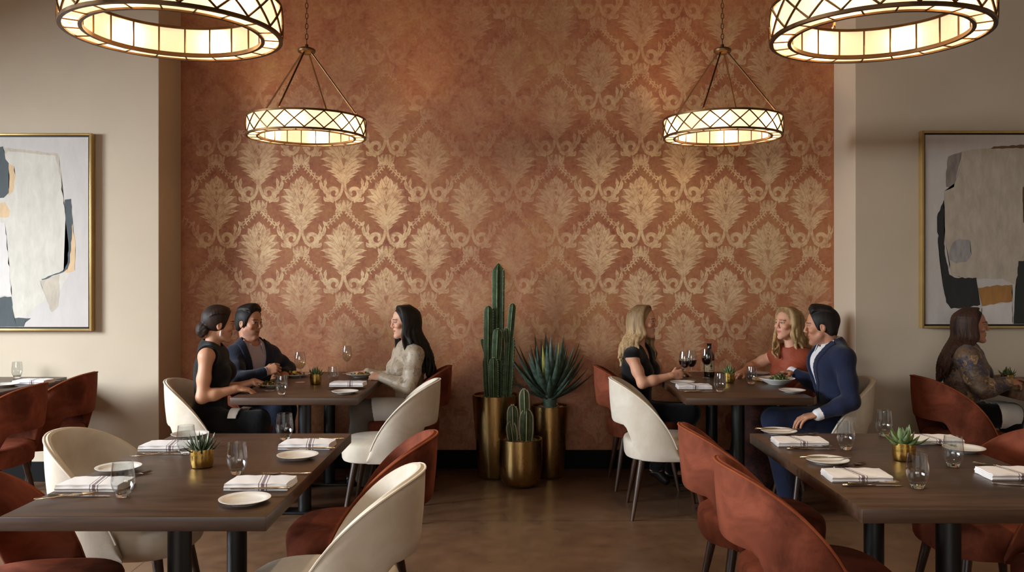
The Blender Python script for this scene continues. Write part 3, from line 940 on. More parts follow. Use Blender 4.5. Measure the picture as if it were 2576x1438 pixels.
def succulent_pot(kind, h=0.07, r=0.043):
    t = thing('potted_succulent', 'x', 'succulent')
    MB().lathe([(0, 0.0), (r * 0.78, 0.0), (r * 0.9, 0.003), (r * 0.97, 0.014), (r, 0.03), (r, h), (r * 0.93, h), (r * 0.92, 0.02), (0, 0.018)], 40).build('brass_pot', M['brass'], t)
    MB().lathe([(0, h - 0.010), (r * 0.925, h - 0.012), (r * 0.925, h - 0.03), (0, h - 0.03)], 24).build('soil', M['soil'], t)
    f = MB(); rnd = random.Random(hash(kind) % 97 if not isinstance(kind, str) else {'haworthia': 3, 'aloe': 11, 'small': 5}[kind])
    z0 = h - 0.012
    if kind == 'haworthia':
        for k in range(46):
            a = k * 2.399; u = k / 46
            el = 1.35 - 1.15 * u + rnd.uniform(-.1, .1)
            L = 0.048 + 0.022 * rnd.random() + 0.01 * u
            b = Vector((0.008 * math.cos(a) * (0.3 + u), 0.008 * math.sin(a) * (0.3 + u), z0))
            tip = b + Vector((L * math.cos(el) * math.cos(a), L * math.cos(el) * math.sin(a), L * math.sin(el) + 0.012))
            leaf_blade(f, b, tip, 0.0052, -0.06 - 0.08 * u, 0.5, 6, 0 if k % 3 else 1, peak=0.25)
    elif kind == 'aloe':
        for k in range(20):
            a = k * 2.399 + 0.4; u = k / 20
            el = 1.4 - 1.25 * u + rnd.uniform(-.12, .12)
            L = 0.05 + 0.03 * rnd.random() + 0.008 * u
            b = Vector((0.010 * math.cos(a) * (0.3 + u), 0.010 * math.sin(a) * (0.3 + u), z0))
            tip = b + Vector((L * math.cos(el) * math.cos(a), L * math.cos(el) * math.sin(a), L * math.sin(el) + 0.006))
            leaf_blade(f, b, tip, 0.0135, -0.10, 0.24, 7, 0, peak=0.42)
    else:
        for k in range(24):
            a = k * 2.399 + 1.0; u = k / 24
            el = 1.4 - 1.1 * u + rnd.uniform(-.12, .12)
            L = 0.042 + 0.022 * rnd.random()
            b = Vector((0.008 * math.cos(a) * (0.3 + u), 0.008 * math.sin(a) * (0.3 + u), z0))
            tip = b + Vector((L * math.cos(el) * math.cos(a), L * math.cos(el) * math.sin(a), L * math.sin(el) + 0.006))
            leaf_blade(f, b, tip, 0.0085, -0.1, 0.3, 6, 0, peak=0.42)
    f.build('leaves', [M['succdark'], M['succpale']] if kind == 'haworthia' else [M['succ'], M['succpale']], t, angle=60)
    return t

PROTO = {'glass': tumbler_proto(), 'napkin': napkin_proto(), 'plate': plate_proto(), 'knife': knife_proto(), 'fork': fork_proto(),
         'white': wineglass_proto(M['whitewine']), 'red': wineglass_proto(M['redwine'])}
CATS = {'glass': 'glass', 'napkin': 'napkin', 'plate': 'plate', 'knife': 'knife', 'fork': 'fork', 'white': 'wine glass', 'red': 'wine glass'}
_first = set()
def put(kind, pos, rz, label, group):
    src = PROTO[kind]
    if kind not in _first:
        _first.add(kind)
        src.location = pos; src.rotation_euler = (0, 0, rz)
        return tag(src, label, CATS[kind], group)
    return dup(src, pos, rz, label, group)

EPS = 0.0006
def on(px, py, dz=0.0):
    p = T(px, py); p.z = TH + EPS + dz
    return p

GG = 'stemless water glasses'
for px, py, lab in [
    (309, 1249, 'empty water glass on the left foreground table beside the napkin nearest its front left corner'),
    (596, 1192, 'empty water glass on the left foreground table right of the striped succulent'),
    (716, 1106, 'empty water glass farthest back on the left foreground table'),
    (468, 1141, 'empty water glass half hidden behind the succulent of the left foreground table'),
    (2128, 1130, 'empty water glass left of the aloe-like succulent on the right foreground table'),
    (2224, 1096, 'empty water glass just behind the aloe-like succulent on the right foreground table'),
    (2398, 1173, 'empty water glass right of the aloe-like succulent on the right foreground table'),
    (2308, 1227, 'empty water glass nearest the front edge of the right foreground table'),
    (708, 992, 'water glass at the front edge of the left back table, near the bare-armed woman'),
    (838, 965, 'water glass behind the ringed napkin on the left back table'),
    (1811, 985, 'water glass in front of the succulent on the right back table'),
    (1890, 965, 'water glass left of the salad bowl on the right back table'),
    (43, 951, 'water glass on the cut-off table by the left wall')]:
    put('glass', on(px, py), 0.3, lab, GG)

GN = 'striped folded napkins'
for px, py, rz, lab in [
    (241, 1226, 0.0, 'striped white napkin at the front left place of the left foreground table'),
    (657, 1223, 0.0, 'striped white napkin at the front right place of the left foreground table'),
    (428, 1128, 0.0, 'striped white napkin at the back left place of the left foreground table, behind the succulent'),
    (774, 1124, 0.0, 'striped white napkin at the back right place of the left foreground table'),
    (2154, 1203, PI, 'striped white napkin at the front left place of the right foreground table'),
    (2011, 1117, PI, 'striped white napkin at the back left place of the right foreground table'),
    (2347, 1112, PI, 'striped white napkin at the back right place of the right foreground table, behind the succulent'),
    (2548, 1198, PI, 'striped white napkin cut by the right photo edge on the right foreground table'),
    (876, 976, 0.0, 'striped white napkin on the left back table in front of an empty chair'),
    (1745, 976, PI, 'striped white napkin on the right back table in front of the empty cream chair'),
    (84, 963, 0.0, 'white napkin on the cut-off table by the left wall')]:
    put('napkin', on(px, py, 0.017 if px == 876 else 0), rz, lab, GN)

GP = 'small white side plates'
for px, py, lab in [
    (616, 1264, 'white side plate at the front right corner of the left foreground table'),
    (749, 1152, 'white side plate by the right edge of the left foreground table, farther back'),
    (298, 1183, 'white side plate at the left edge of the left foreground table, before the cream chair'),
    (478, 1098, 'white side plate at the far left corner of the left foreground table'),
    (1959, 1090, 'white side plate at the far left corner of the right foreground table'),
    (2081, 1164, 'white side plate at the left edge of the right foreground table, before the front napkin'),
    (2425, 1134, 'white side plate at the right of the right foreground table behind a glass'),
    (868, 989, 'white side plate half under the napkin on the left back table'),
    (1717, 965, 'white side plate by the wine-holding blonde on the right back table'),
    (1993, 986, 'white side plate at the front right corner of the right back table'),
    (1912, 942, 'white side plate before the woman in the rust top'),
    (14, 971, 'white side plate on the cut-off table by the left wall')]:
    put('plate', on(px, py), 0, lab, GP)

GK, GF = 'table knives', 'table forks'
for px, py, rz, dz, lab in [
    (205, 1249, PI * 0 + 0.02, 0, 'table knife before the front left napkin of the left foreground table'),
    (645, 1243, PI + 0.03, 0.016, 'table knife resting on the front right plate of the left foreground table'),
    (412, 1143, 0.03, 0, 'table knife before the back left napkin of the left foreground table'),
    (775, 1139, PI + 0.02, 0.0155, 'table knife resting on the farther right plate of the left foreground table'),
    (2200, 1223, -0.02, 0, 'table knife before the front left napkin of the right foreground table'),
    (2045, 1131, -0.02, 0, 'table knife before the back left napkin of the right foreground table'),
    (2083, 1163, 0.0, 0.016, 'table knife lying across the front left plate of the right foreground table'),
    (1960, 1089, 0.0, 0.016, 'table knife lying across the farthest plate of the right foreground table'),
    (2352, 1119, PI - 0.12, 0, 'table knife by the back right napkin of the right foreground table'),
    (2572, 1222, PI - 0.35, 0, 'table knife cut by the right photo edge on the right foreground table'),
    (1765, 986, 0.0, 0, 'table knife before the napkin of the right back table'),
    (118, 958, 0.0, 0, 'table knife right of the napkin on the cut-off table by the left wall')]:
    put('knife', on(px, py, dz), rz, lab, GK)
for px, py, rz, dz, lab in [
    (185, 1253, 0.55, 0.008, 'table fork crossing the knife at the front left place of the left foreground table'),
    (705, 1193, PI + 0.05, 0, 'table fork behind the front right napkin of the left foreground table'),
    (404, 1147, 0.6, 0.008, 'table fork crossing the knife at the back left place of the left foreground table'),
    (800, 1105, PI + 0.05, 0, 'table fork behind the back right napkin of the left foreground table'),
    (338, 1196, 0.9, 0, 'table fork behind the front left napkin of the left foreground table'),
    (2212, 1222, 0.1, 0.009, 'table fork over the knife at the front left place of the right foreground table'),
    (2054, 1130, 0.1, 0.009, 'table fork over the knife at the back left place of the right foreground table'),
    (2150, 1170, 0.5, 0, 'table fork behind the front left napkin of the right foreground table'),
    (2335, 1122, 2.7, 0.009, 'table fork beside the back right napkin of the right foreground table'),
    (2030, 1094, 0.5, 0, 'table fork behind the back left napkin of the right foreground table'),
    (2497, 1172, 2.4, 0, 'table fork behind the napkin at the right photo edge'),
    (1752, 987, 0.15, 0.009, 'table fork over the knife of the right back table'),
    (663, 984, 0.1, 0, 'table fork at the front left corner of the left back table')]:
    put('fork', on(px, py, dz), rz, lab, GF)

GS = 'succulents in brass pots'
s = succulent_pot('haworthia'); s.location = on(508, 1174); tag(s, 'spiky white-edged succulent in a brass pot on the left foreground table', 'succulent', GS)
s = succulent_pot('aloe'); s.location = on(2274, 1157); tag(s, 'broad-leaved green succulent in a brass pot on the right foreground table', 'succulent', GS)
s = succulent_pot('small', 0.068, 0.037); s.location = on(794, 966); tag(s, 'small succulent in a brass pot on the left back table', 'succulent', GS)
dup(s, on(1834, 962), 1.0, 'small succulent in a brass pot on the right back table before the bottle', GS)
dup(s, (( 2535 - CX) * 5.55 / F_PX, 5.55, TH + EPS), 2.0, 'small succulent in a brass pot on the table at the right photo edge', GS)

GW = 'wine glasses on the back tables'
put('white', on(755, 962), 0, 'wine glass of white wine on the left back table beside the brass pot', GW)
put('white', on(873, 940), 0, 'wine glass of white wine by the wall, behind the plate of the long-haired woman', GW)
put('red', on(1739, 957), 0, 'wine glass of red wine on the right back table, in front of the held glass', GW)
put('red', on(1778, 951), 0, 'wine glass of red wine directly in front of the dark bottle', GW)
put('red', P(1722, 959.4, 5.72), 0, 'wine glass of red wine held by the smiling blonde', GW)

b = thing('wine_bottle', 'dark wine bottle with a cream label on the right back table', 'bottle', on(1784, 946.5))
MB().lathe([(0, 0.004), (0.032, 0.0), (0.037, 0.005), (0.0375, 0.14), (0.035, 0.158), (0.022, 0.178), (0.0165, 0.190), (0.0160, 0.226), (0.0172, 0.227), (0.0172, 0.236), (0, 0.237)], 36).build('bottle_body', M['bottleglass'], b)
lb = MB()
vs = []; n = 16
for i in range(n + 1):
    a = -PI / 2 - 1.2 + 2.4 * i / n
    vs += [(0.0379 * math.cos(a), 0.0379 * math.sin(a), 0.035), (0.0379 * math.cos(a), 0.0379 * math.sin(a), 0.115)]
lb.add(vs, [[2 * i, 2 * i + 2, 2 * i + 3, 2 * i + 1] for i in range(n)])
lo = lb.build('bottle_label', M['paperlabel'], b); lo['label'] = 'cream paper label'
em = MB()
for (u0, u1, z0, z1) in [(-0.05, 0.35, 0.072, 0.082), (0.08, 0.22, 0.055, 0.098), (-0.3, 0.6, 0.044, 0.047), (-0.2, 0.5, 0.04, 0.042)]:
    vs = []
    for i in range(7):
        a = -PI / 2 + u0 + (u1 - u0) * i / 6
        vs += [(0.0382 * math.cos(a), 0.0382 * math.sin(a), z0), (0.0382 * math.cos(a), 0.0382 * math.sin(a), z1)]
    em.add(vs, [[2 * i, 2 * i + 2, 2 * i + 3, 2 * i + 1] for i in range(6)])
em.build('label_emblem', M['ink'], lo)

# ------------------------------------------------------------------ food
def dish(name, px, py, r, h, label):
    t = MB().lathe([(0, 0.002), (r * 0.45, 0.001), (r * 0.46, 0.0), (r * 0.5, 0.004), (r * 0.8, h * 0.55), (r, h), (r * 1.0, h + 0.002), (r * 0.97, h + 0.001), (r * 0.75, h * 0.6), (r * 0.45, 0.008), (0, 0.007)], 48).build(name, M['china'])
    t.location = on(px, py)
    return tag(t, label, 'plate' if 'plate' in name else 'bowl')
def heap(name, pos, r, h, n, mats, label, seed, size=0.016):
    rnd = random.Random(seed); mb = MB()
    for k in range(n):
        a = rnd.uniform(0, 2 * PI); q = r * math.sqrt(rnd.random()); z = h * (1 - (q / r) ** 1.6) * rnd.uniform(0.3, 1.0) + 0.002
        c = Vector((q * math.cos(a), q * math.sin(a), z))
        d = Vector((rnd.uniform(-1, 1), rnd.uniform(-1, 1), rnd.uniform(-0.25, 0.7))).normalized() * size * rnd.uniform(0.7, 1.5)
        leaf_blade(mb, c - d * 0.5, c + d * 0.8, size * rnd.uniform(0.25, 0.5), rnd.uniform(-0.3, 0.3), 0.25, 4, rnd.randrange(len(mats)))
    o = mb.build(name, mats, angle=60); o.location = pos
    return tag(o, label, 'food', kind='stuff')
dish('dinner_plate', 683, 972, 0.088, 0.017, 'white plate of dark salad before the bare-armed woman')
heap('green_salad', on(681, 971.5, 0.008), 0.062, 0.040, 90, [M['salad'], M['saladd'], M['saladd'], M['lemon'], M['meat']], 'dark leafy salad heaped on the plate of the bare-armed woman', 1)
dish('dinner_plate', 744, 946, 0.104, 0.016, 'white dinner plate before the man in the navy blazer')
heap('plated_food', on(742, 945.5, 0.008), 0.078, 0.028, 70, [M['meat'], M['saladd'], M['meat'], M['lemon'], M['salad']], 'browned food with greens on the plate of the man in the navy blazer', 2, 0.018)
lw = MB().lathe([(0, 0.0), (0.010, 0.002), (0.017, 0.012), (0.015, 0.022), (0, 0.028)], 14).build('lemon_half', M['lemon']); lw.location = on(741, 949, 0.026); lw.scale = (1, 0.8, 0.8)
tag(lw, 'yellow lemon half on the plate of the man in the navy blazer', 'lemon')
dish('dinner_plate', 908, 948, 0.106, 0.026, 'white shallow bowl-plate before the long-haired woman in beige')
heap('plated_food', on(908, 947.5, 0.010), 0.074, 0.022, 60, [M['meat'], M['salad'], M['bread']], 'low heap of browned food on the plate of the long-haired woman', 4, 0.017)
dish('salad_bowl', 1954, 966, 0.117, 0.040, 'white shallow salad bowl before the man in the navy suit')
heap('green_salad', on(1960, 965, 0.012), 0.078, 0.058, 130, [M['salad'], M['salad'], M['succ'], M['saladd']], 'green salad heaped in the white bowl of the right back table', 5, 0.018)
tb = MB().box((0, 0, 0.012), (0.075, 0.10, 0.024), bev=0.010).build('bread_slice', M['bread']); tb.location = on(1914, 957); tb.rotation_euler = (0, 0, 0.5)
tag(tb, 'pale slice of bread beside the salad bowl', 'bread')

# ------------------------------------------------------------------ planters
def tall_planter(mb, rt, rb, h, soft=0.02):
    mb.lathe([(0, 0.0), (rb - soft, 0.0), (rb - soft * 0.3, soft * 0.3), (rb, soft), (rb + (rt - rb) * 0.55, h * 0.5), (rt, h), (rt - 0.014, h), (rt - 0.016, h - 0.05), (0, h - 0.05)], 64)
    return mb
def gravel_disc(r, z, seed):
    rnd = random.Random(seed)
    mb = MB().lathe([(0, z), (r, z - 0.004), (r, z - 0.02), (0, z - 0.02)], 32)
    for k in range(150):
        a = rnd.uniform(0, 2 * PI); q = (r - 0.012) * math.sqrt(rnd.random()); s = rnd.uniform(0.005, 0.011)
        mb.lathe([(0, -s * 0.5), (s, -s * 0.1), (s * 0.8, s * 0.5), (0, s * 0.7)], 5, (q * math.cos(a), q * math.sin(a), z))
    return mb
def cactus_column(mb, pts, rads, ribs=6, depth=0.36, spines=None, spine_len=0.012, edge=None):
    """ribbed column along pts"""
    n = ribs * 6
    pts = [Vector(p) for p in pts]
    vs, fs = [], []
    N = len(pts)
    for i, p in enumerate(pts):
        t = (pts[min(i + 1, N - 1)] - pts[max(i - 1, 0)]).normalized()
        u = t.cross(Vector((0, 1, 0.0))).normalized(); v = t.cross(u)
        for k in range(n):
            a = 2 * PI * k / n + 0.35
            s = 1 - depth * (0.5 - 0.5 * math.cos(ribs * 2 * PI * k / n)) ** 0.8
            vs.append(p + (u * math.cos(a) + v * math.sin(a)) * rads[i] * s)
            if k % 6 == 0 and spines is not None:
                e = p + (u * math.cos(a) + v * math.sin(a)) * rads[i]
                if edge is not None and i:
                    edge.tube([edge.prev[k], e], rads[i] * 0.05 + 0.0006, 4)
                if edge is not None: edge.prev[k] = e
                for q in (-0.5, 0.2, 0.8):
                    d = (u * math.cos(a + q * 0.7) + v * math.sin(a + q * 0.7) + t * (q * 0.9)).normalized()
                    spines.tube([e, e + d * spine_len], [0.0011, 0.0003], 3, cap=False)
    for i in range(N - 1):
        for k in range(n):
            k2 = (k + 1) % n
            fs.append([i * n + k, i * n + k2, (i + 1) * n + k2, (i + 1) * n + k])
    fs.append([(N - 1) * n + k for k in range(n)]); fs.append([k for k in range(n)][::-1])
    mb.add(vs, fs)
def column_pts(base, top, r, r0=None, n=14, bulge=0.0):
    base, top = Vector(base), Vector(top); pts, rads = [], []
    L = (top - base).length
    for i in range(n + 1):
        t = i / n
        q = t * L
        rr = r * (0.86 + 0.14 * min(1, t * 3) + bulge * math.sin(PI * t))
        if L - q < r * 1.5: rr *= math.sqrt(max(0.015, 1 - (1 - (L - q) / (r * 1.5)) ** 2))
        pts.append(base.lerp(top, t)); rads.append(rr)
    # denser top cap
    for f in (0.6, 0.85, 0.97, 1.0):
        pass
    return pts, rads
GPL = 'brass planters by the wall'
def stem(parent, mat, base, top, r, ribs, depth, spine_len, seg=20, bulge=0.0, white=False):
    mb, sp, ed = MB(), MB(), MB(); ed.prev = {}
    pts, rads = column_pts(base, top, r, n=seg, bulge=bulge)
    cactus_column(mb, pts, rads, ribs, depth, sp, spine_len, ed)
    o = mb.build('cactus_stem', mat, parent, angle=50)
    ed.build('rib_edge', M['spine'] if white else M['cactusrib'], o)
    s_ = sp.build('spines', M['spine'], o); s_['kind'] = 'stuff'
    return o

c0 = Vector((-0.134, 6.18, 0))
t = thing('potted_cactus', 'tall columnar cactus with several stems in the tallest brass planter', 'cactus', c0, 0, GPL)
tall_planter(MB(), 0.172, 0.125, 0.60).build('planter', M['agedbrass'], t)
gravel_disc(0.157, 0.585, 1).build('gravel', M['gravel'], t)
def rel(px, py, d, c): return P(px, py, d) - c
for (bx, by, tx, ty, d, r, rb) in [
    (1251, 1000, 1254, 662, 6.20, 0.046, 6), (1228, 905, 1229, 768, 6.14, 0.034, 5), (1231, 1000, 1226, 893, 6.15, 0.037, 5),
    (1242, 1005, 1241, 899, 6.08, 0.033, 5), (1276, 1000, 1284, 845, 6.17, 0.038, 6), (1281, 862, 1290, 762, 6.17, 0.025, 5),
    (1275, 860, 1273, 824, 6.16, 0.018, 5), (1222, 892, 1212, 852, 6.17, 0.012, 5), (1248, 905, 1252, 826, 6.11, 0.033, 5)]:
    b_, t_ = rel(bx, by, d, c0), rel(tx, ty, d, c0)
    if by > 990: b_.z = 0.57
    stem(t, M['cactus'], b_, t_, r, rb, 0.42, 0.007)

c1 = Vector((0.262, 6.18, 0))
t = thing('potted_agave', 'spiky blue-green agave in the right brass planter', 'agave', c1, 0, GPL)
tall_planter(MB(), 0.137, 0.102, 0.52).build('planter', M['agedbrass'], t)
gravel_disc(0.122, 0.505, 2).build('gravel', M['gravel'], t)
MB().tube([(0, 0, 0.49), (0, 0, 0.54), (0, 0, 0.60), (0.0, 0, 0.65)], [0.046, 0.050, 0.045, 0.03], 14).build('trunk', M['agave'], t)
f = MB(); rnd = random.Random(21)
for k in range(46):
    a = k * 2.399; u = k / 46
    el = 1.45 - 1.05 * u + rnd.uniform(-.08, .08)
    L = rnd.uniform(0.36, 0.47) * (1 - 0.25 * max(0, u - 0.6))
    b_ = Vector((0.028 * math.cos(a), 0.028 * math.sin(a), 0.625 - 0.07 * u))
    dy = math.cos(el) * math.sin(a) * (0.62 if math.sin(a) > 0 else 0.85)
    tip = b_ + Vector((L * math.cos(el) * math.cos(a), L * dy, L * math.sin(el)))
    leaf_blade(f, b_, tip, 0.024 * rnd.uniform(0.8, 1.1), -0.05, 0.22, 9, 1 if k in (3, 7) else 0, peak=0.38)
f.build('leaves', [M['agave'], M['agavey']], t, angle=60)

c2 = Vector((0.046, 5.92, 0))
t = thing('potted_cactus', 'small two-stemmed cactus in the low brass planter in front', 'cactus', c2, 0, GPL)
MB().lathe([(0, 0.0), (0.085, 0.0), (0.115, 0.012), (0.135, 0.04), (0.147, 0.09), (0.152, 0.16), (0.152, 0.33), (0.140, 0.33), (0.138, 0.29), (0, 0.29)], 64).build('planter', M['agedbrass'], t)
gravel_disc(0.138, 0.315, 3).build('gravel', M['gravel'], t)
for (bx, by, tx, ty, d, r) in [(1290, 1112, 1289, 1018, 5.92, 0.034), (1291, 1112, 1284, 1060, 5.90, 0.030), (1323, 1112, 1324, 1028, 5.90, 0.043), (1320, 1045, 1318, 978, 5.91, 0.030)]:
    b_, t_ = rel(bx, by, d, c2), rel(tx, ty, d, c2)
    if by > 1100: b_.z = 0.30
    stem(t, M['cactus2'], b_, t_, r, 5, 0.45, 0.010, bulge=0.12, white=True)

# ------------------------------------------------------------------ paintings (abstract shapes on a pale canvas)
def painting(name, x0, x1, y0, y1, label, shapes):
    """pixel box in the photo on the wall plane; shapes: (material, [(px, py)...])"""
    d = YW - 0.045
    k = d / F_PX
    X = lambda px: (px - CX) * k
    Z = lambda py: EYE - (py - HY) * k
    xc, zc = X((x0 + x1) / 2), Z((y0 + y1) / 2)
    t = thing(name, label, 'painting', (xc, YW, zc), 0, 'framed abstract paintings')
    W, H = X(x1) - X(x0), Z(y0) - Z(y1)
    fr = MB(); fw = 0.016
    for (cx, cz, sx, sz) in [(-W / 2 + fw / 2, 0, fw, H), (W / 2 - fw / 2, 0, fw, H), (0, H / 2 - fw / 2, W - 2 * fw, fw), (0, -H / 2 + fw / 2, W - 2 * fw, fw)]:
        fr.box((cx, -0.0275, cz), (sx, 0.055, sz), bev=0.002)
    fr.build('frame', M['goldframe'], t)
    MB().box((0, -0.012, 0), (W - 2 * fw, 0.02, H - 2 * fw)).build('backing', M['blackmetal'], t, smooth=False)
    cv = MB(); g = fw + 0.012
    cv.box((0, -0.034, 0), (W - 2 * g, 0.022, H - 2 * g))
    mats = [M['canvas']]
    names = {}
    for q, (mat, poly) in enumerate(shapes):
        if mat not in names: names[mat] = len(mats); mats.append(M[mat])
        pts = [(X(px) - xc, Z(py) - zc) for px, py in poly]
        lim = (W / 2 - g - 0.002, H / 2 - g - 0.002)
        rnd = random.Random(q + 5)
        dense = []
        for i, (ax, az) in enumerate(pts):
            bx, bz = pts[(i + 1) % len(pts)]
            L = math.hypot(bx - ax, bz - az); m = max(1, int(L / 0.025))
            for s in range(m):
                u = s / m
                j = 0.0045 if s else 0
                dense.append((ax + (bx - ax) * u + rnd.uniform(-j, j), az + (bz - az) * u + rnd.uniform(-j, j)))
        dense = [(max(-lim[0], min(lim[0], a)), max(-lim[1], min(lim[1], b))) for a, b in dense]
        y = -0.0453 - 0.00008 * q
        n = len(dense)
        bm = bmesh.new()
        vv = [bm.verts.new((a, y, b)) for a, b in dense]
        try:
            fce = bm.faces.new(vv)
            bmesh.ops.triangulate(bm, faces=[fce])
        except Exception: pass
        bm.verts.index_update()
        cv.add([v.co[:] for v in bm.verts], [[v.index for v in f_.verts] for f_ in bm.faces], names[mat])
        bm.free()
    cv.build('canvas', mats, t, smooth=False, recalc=False)
    return t
def dab(name, c, var=0.08, sc=(9, 9, 3)):
    t = NT(name); v = t.coords(sc)
    n = t.noise(v, 2.2, 6, 0.65, 0.3)
    l = lin(c)
    t.pbr(t.ramp(n, [(0.3, tuple(x * (1 - 2.2 * var) for x in l[:3]) + (1,)), (0.7, tuple(min(1, x * (1 + 1.5 * var)) for x in l[:3]) + (1,))]), 0.65, 0.0, t.bump(n, 0.25, 0.003))
    return t.mat
M['canvas'] = dab('pale_canvas', '#c9bfb8', 0.03)
M['p_cream'] = dab('cream_paint', '#cfc6b8', 0.06); M['p_black'] = dab('charcoal_paint', '#2a2a28', 0.12)
M['p_slate'] = dab('slate_paint', '#3d4446', 0.1); M['p_tan'] = dab('tan_paint', '#d8b488', 0.07); M['p_ochre'] = dab('ochre_paint', '#a9773f', 0.1)
M['p_grey'] = dab('grey_wash_paint', '#8d8178', 0.16); M['p_white'] = dab('white_paint', '#d6cdc6', 0.03); M['p_brown'] = dab('brown_paint', '#6f4d33', 0.1)
M['p_beige'] = dab('beige_wash_paint', '#bfb09d', 0.10); M['p_blue'] = dab('blue_grey_wash', '#a39c98', 0.16)

painting('abstract_painting', -215, 232, 335, 832, 'gold-framed abstract painting on the left wall, cream with a bent dark stroke', [
    ('p_beige', [(8, 372), (60, 376), (145, 386), (152, 420), (160, 500), (165, 560), (100, 560), (40, 520), (20, 430)]),
    ('p_cream', [(20, 380), (140, 392), (150, 440), (162, 520), (172, 600), (174, 690), (150, 735), (90, 770), (40, 822), (-40, 822), (-60, 500)]),
    ('p_beige', [(100, 706), (150, 690), (147, 770), (130, 785), (112, 740)]),
    ('p_slate', [(-160, 380), (8, 368), (14, 400), (22, 410), (25, 440), (22, 485), (10, 497), (-60, 500), (-150, 470)]),
    ('p_tan', [(22, 412), (36, 418), (38, 450), (34, 480), (22, 492), (24, 450)]),
    ('p_tan', [(-10, 512), (12, 508), (26, 530), (22, 545), (-20, 548)]),
    ('p_white', [(-120, 560), (12, 560), (30, 744), (-120, 748)]),
    ('p_slate', [(-120, 750), (29, 746), (36, 800), (78, 800), (62, 812), (60, 822), (-120, 822)]),
    ('p_tan', [(178, 501), (183, 560), (190, 620), (188, 680), (170, 686), (160, 684), (174, 650), (176, 600)]),
    ('p_slate', [(163, 502), (179, 500), (182, 550), (181, 600), (176, 640), (176, 660), (170, 676), (160, 684), (106, 704), (104, 702), (158, 680), (170, 662), (172, 620), (166, 560)]),
])
painting('abstract_painting', 2318, 2760, 329, 825, 'gold-framed abstract painting on the right wall, beige with black and ochre blocks', [
    ('p_grey', [(2385, 394), (2420, 382), (2424, 400), (2410, 430), (2402, 470), (2380, 470), (2380, 430)]),
    ('p_beige', [(2420, 380), (2490, 372), (2576, 370), (2640, 375), (2640, 720), (2552, 715), (2520, 700), (2460, 702), (2394, 694), (2376, 600), (2376, 480), (2400, 470)]),
    ('p_brown', [(2492, 374), (2500, 368), (2576, 364), (2640, 368), (2640, 374), (2576, 372)]),
    ('p_blue', [(2396, 612), (2412, 600), (2440, 604), (2444, 640), (2432, 658), (2404, 662), (2386, 652), (2390, 630)]),
    ('p_black', [(2374, 502), (2376, 540), (2376, 630), (2388, 690), (2402, 698), (2456, 698), (2460, 730), (2466, 766), (2440, 772), (2392, 776), (2380, 760), (2370, 700), (2362, 640), (2357, 545)]),
    ('p_ochre', [(2460, 724), (2500, 718), (2546, 716), (2546, 758), (2510, 762), (2470, 770)]),
    ('p_white', [(2470, 770), (2546, 760), (2548, 816), (2466, 816)]),
    ('p_black', [(2562, 656), (2640, 650), (2640, 818), (2550, 818), (2554, 740)]),
    ('p_brown', [(2573, 470), (2600, 470), (2600, 560), (2574, 560)]),
])
# ------------------------------------------------------------------ bodies and clothes as smooth unions of tapered limbs, meshed with surface nets
V3 = lambda p: np.array(p, dtype=np.float64)
def unit(v):
    v = V3(v); return v / (np.linalg.norm(v) + 1e-12)

def axis_coords(lo, hi, base, fine):
    """monotone coordinates with spacing base, refined inside the intervals fine = [(a, b, step)]"""
    xs = [lo]
    while xs[-1] < hi:
        x = xs[-1]; st = base
        for a, b, s in fine:
            if a - base <= x <= b: st = min(st, s)
        xs.append(x + st)
    return np.array(xs)

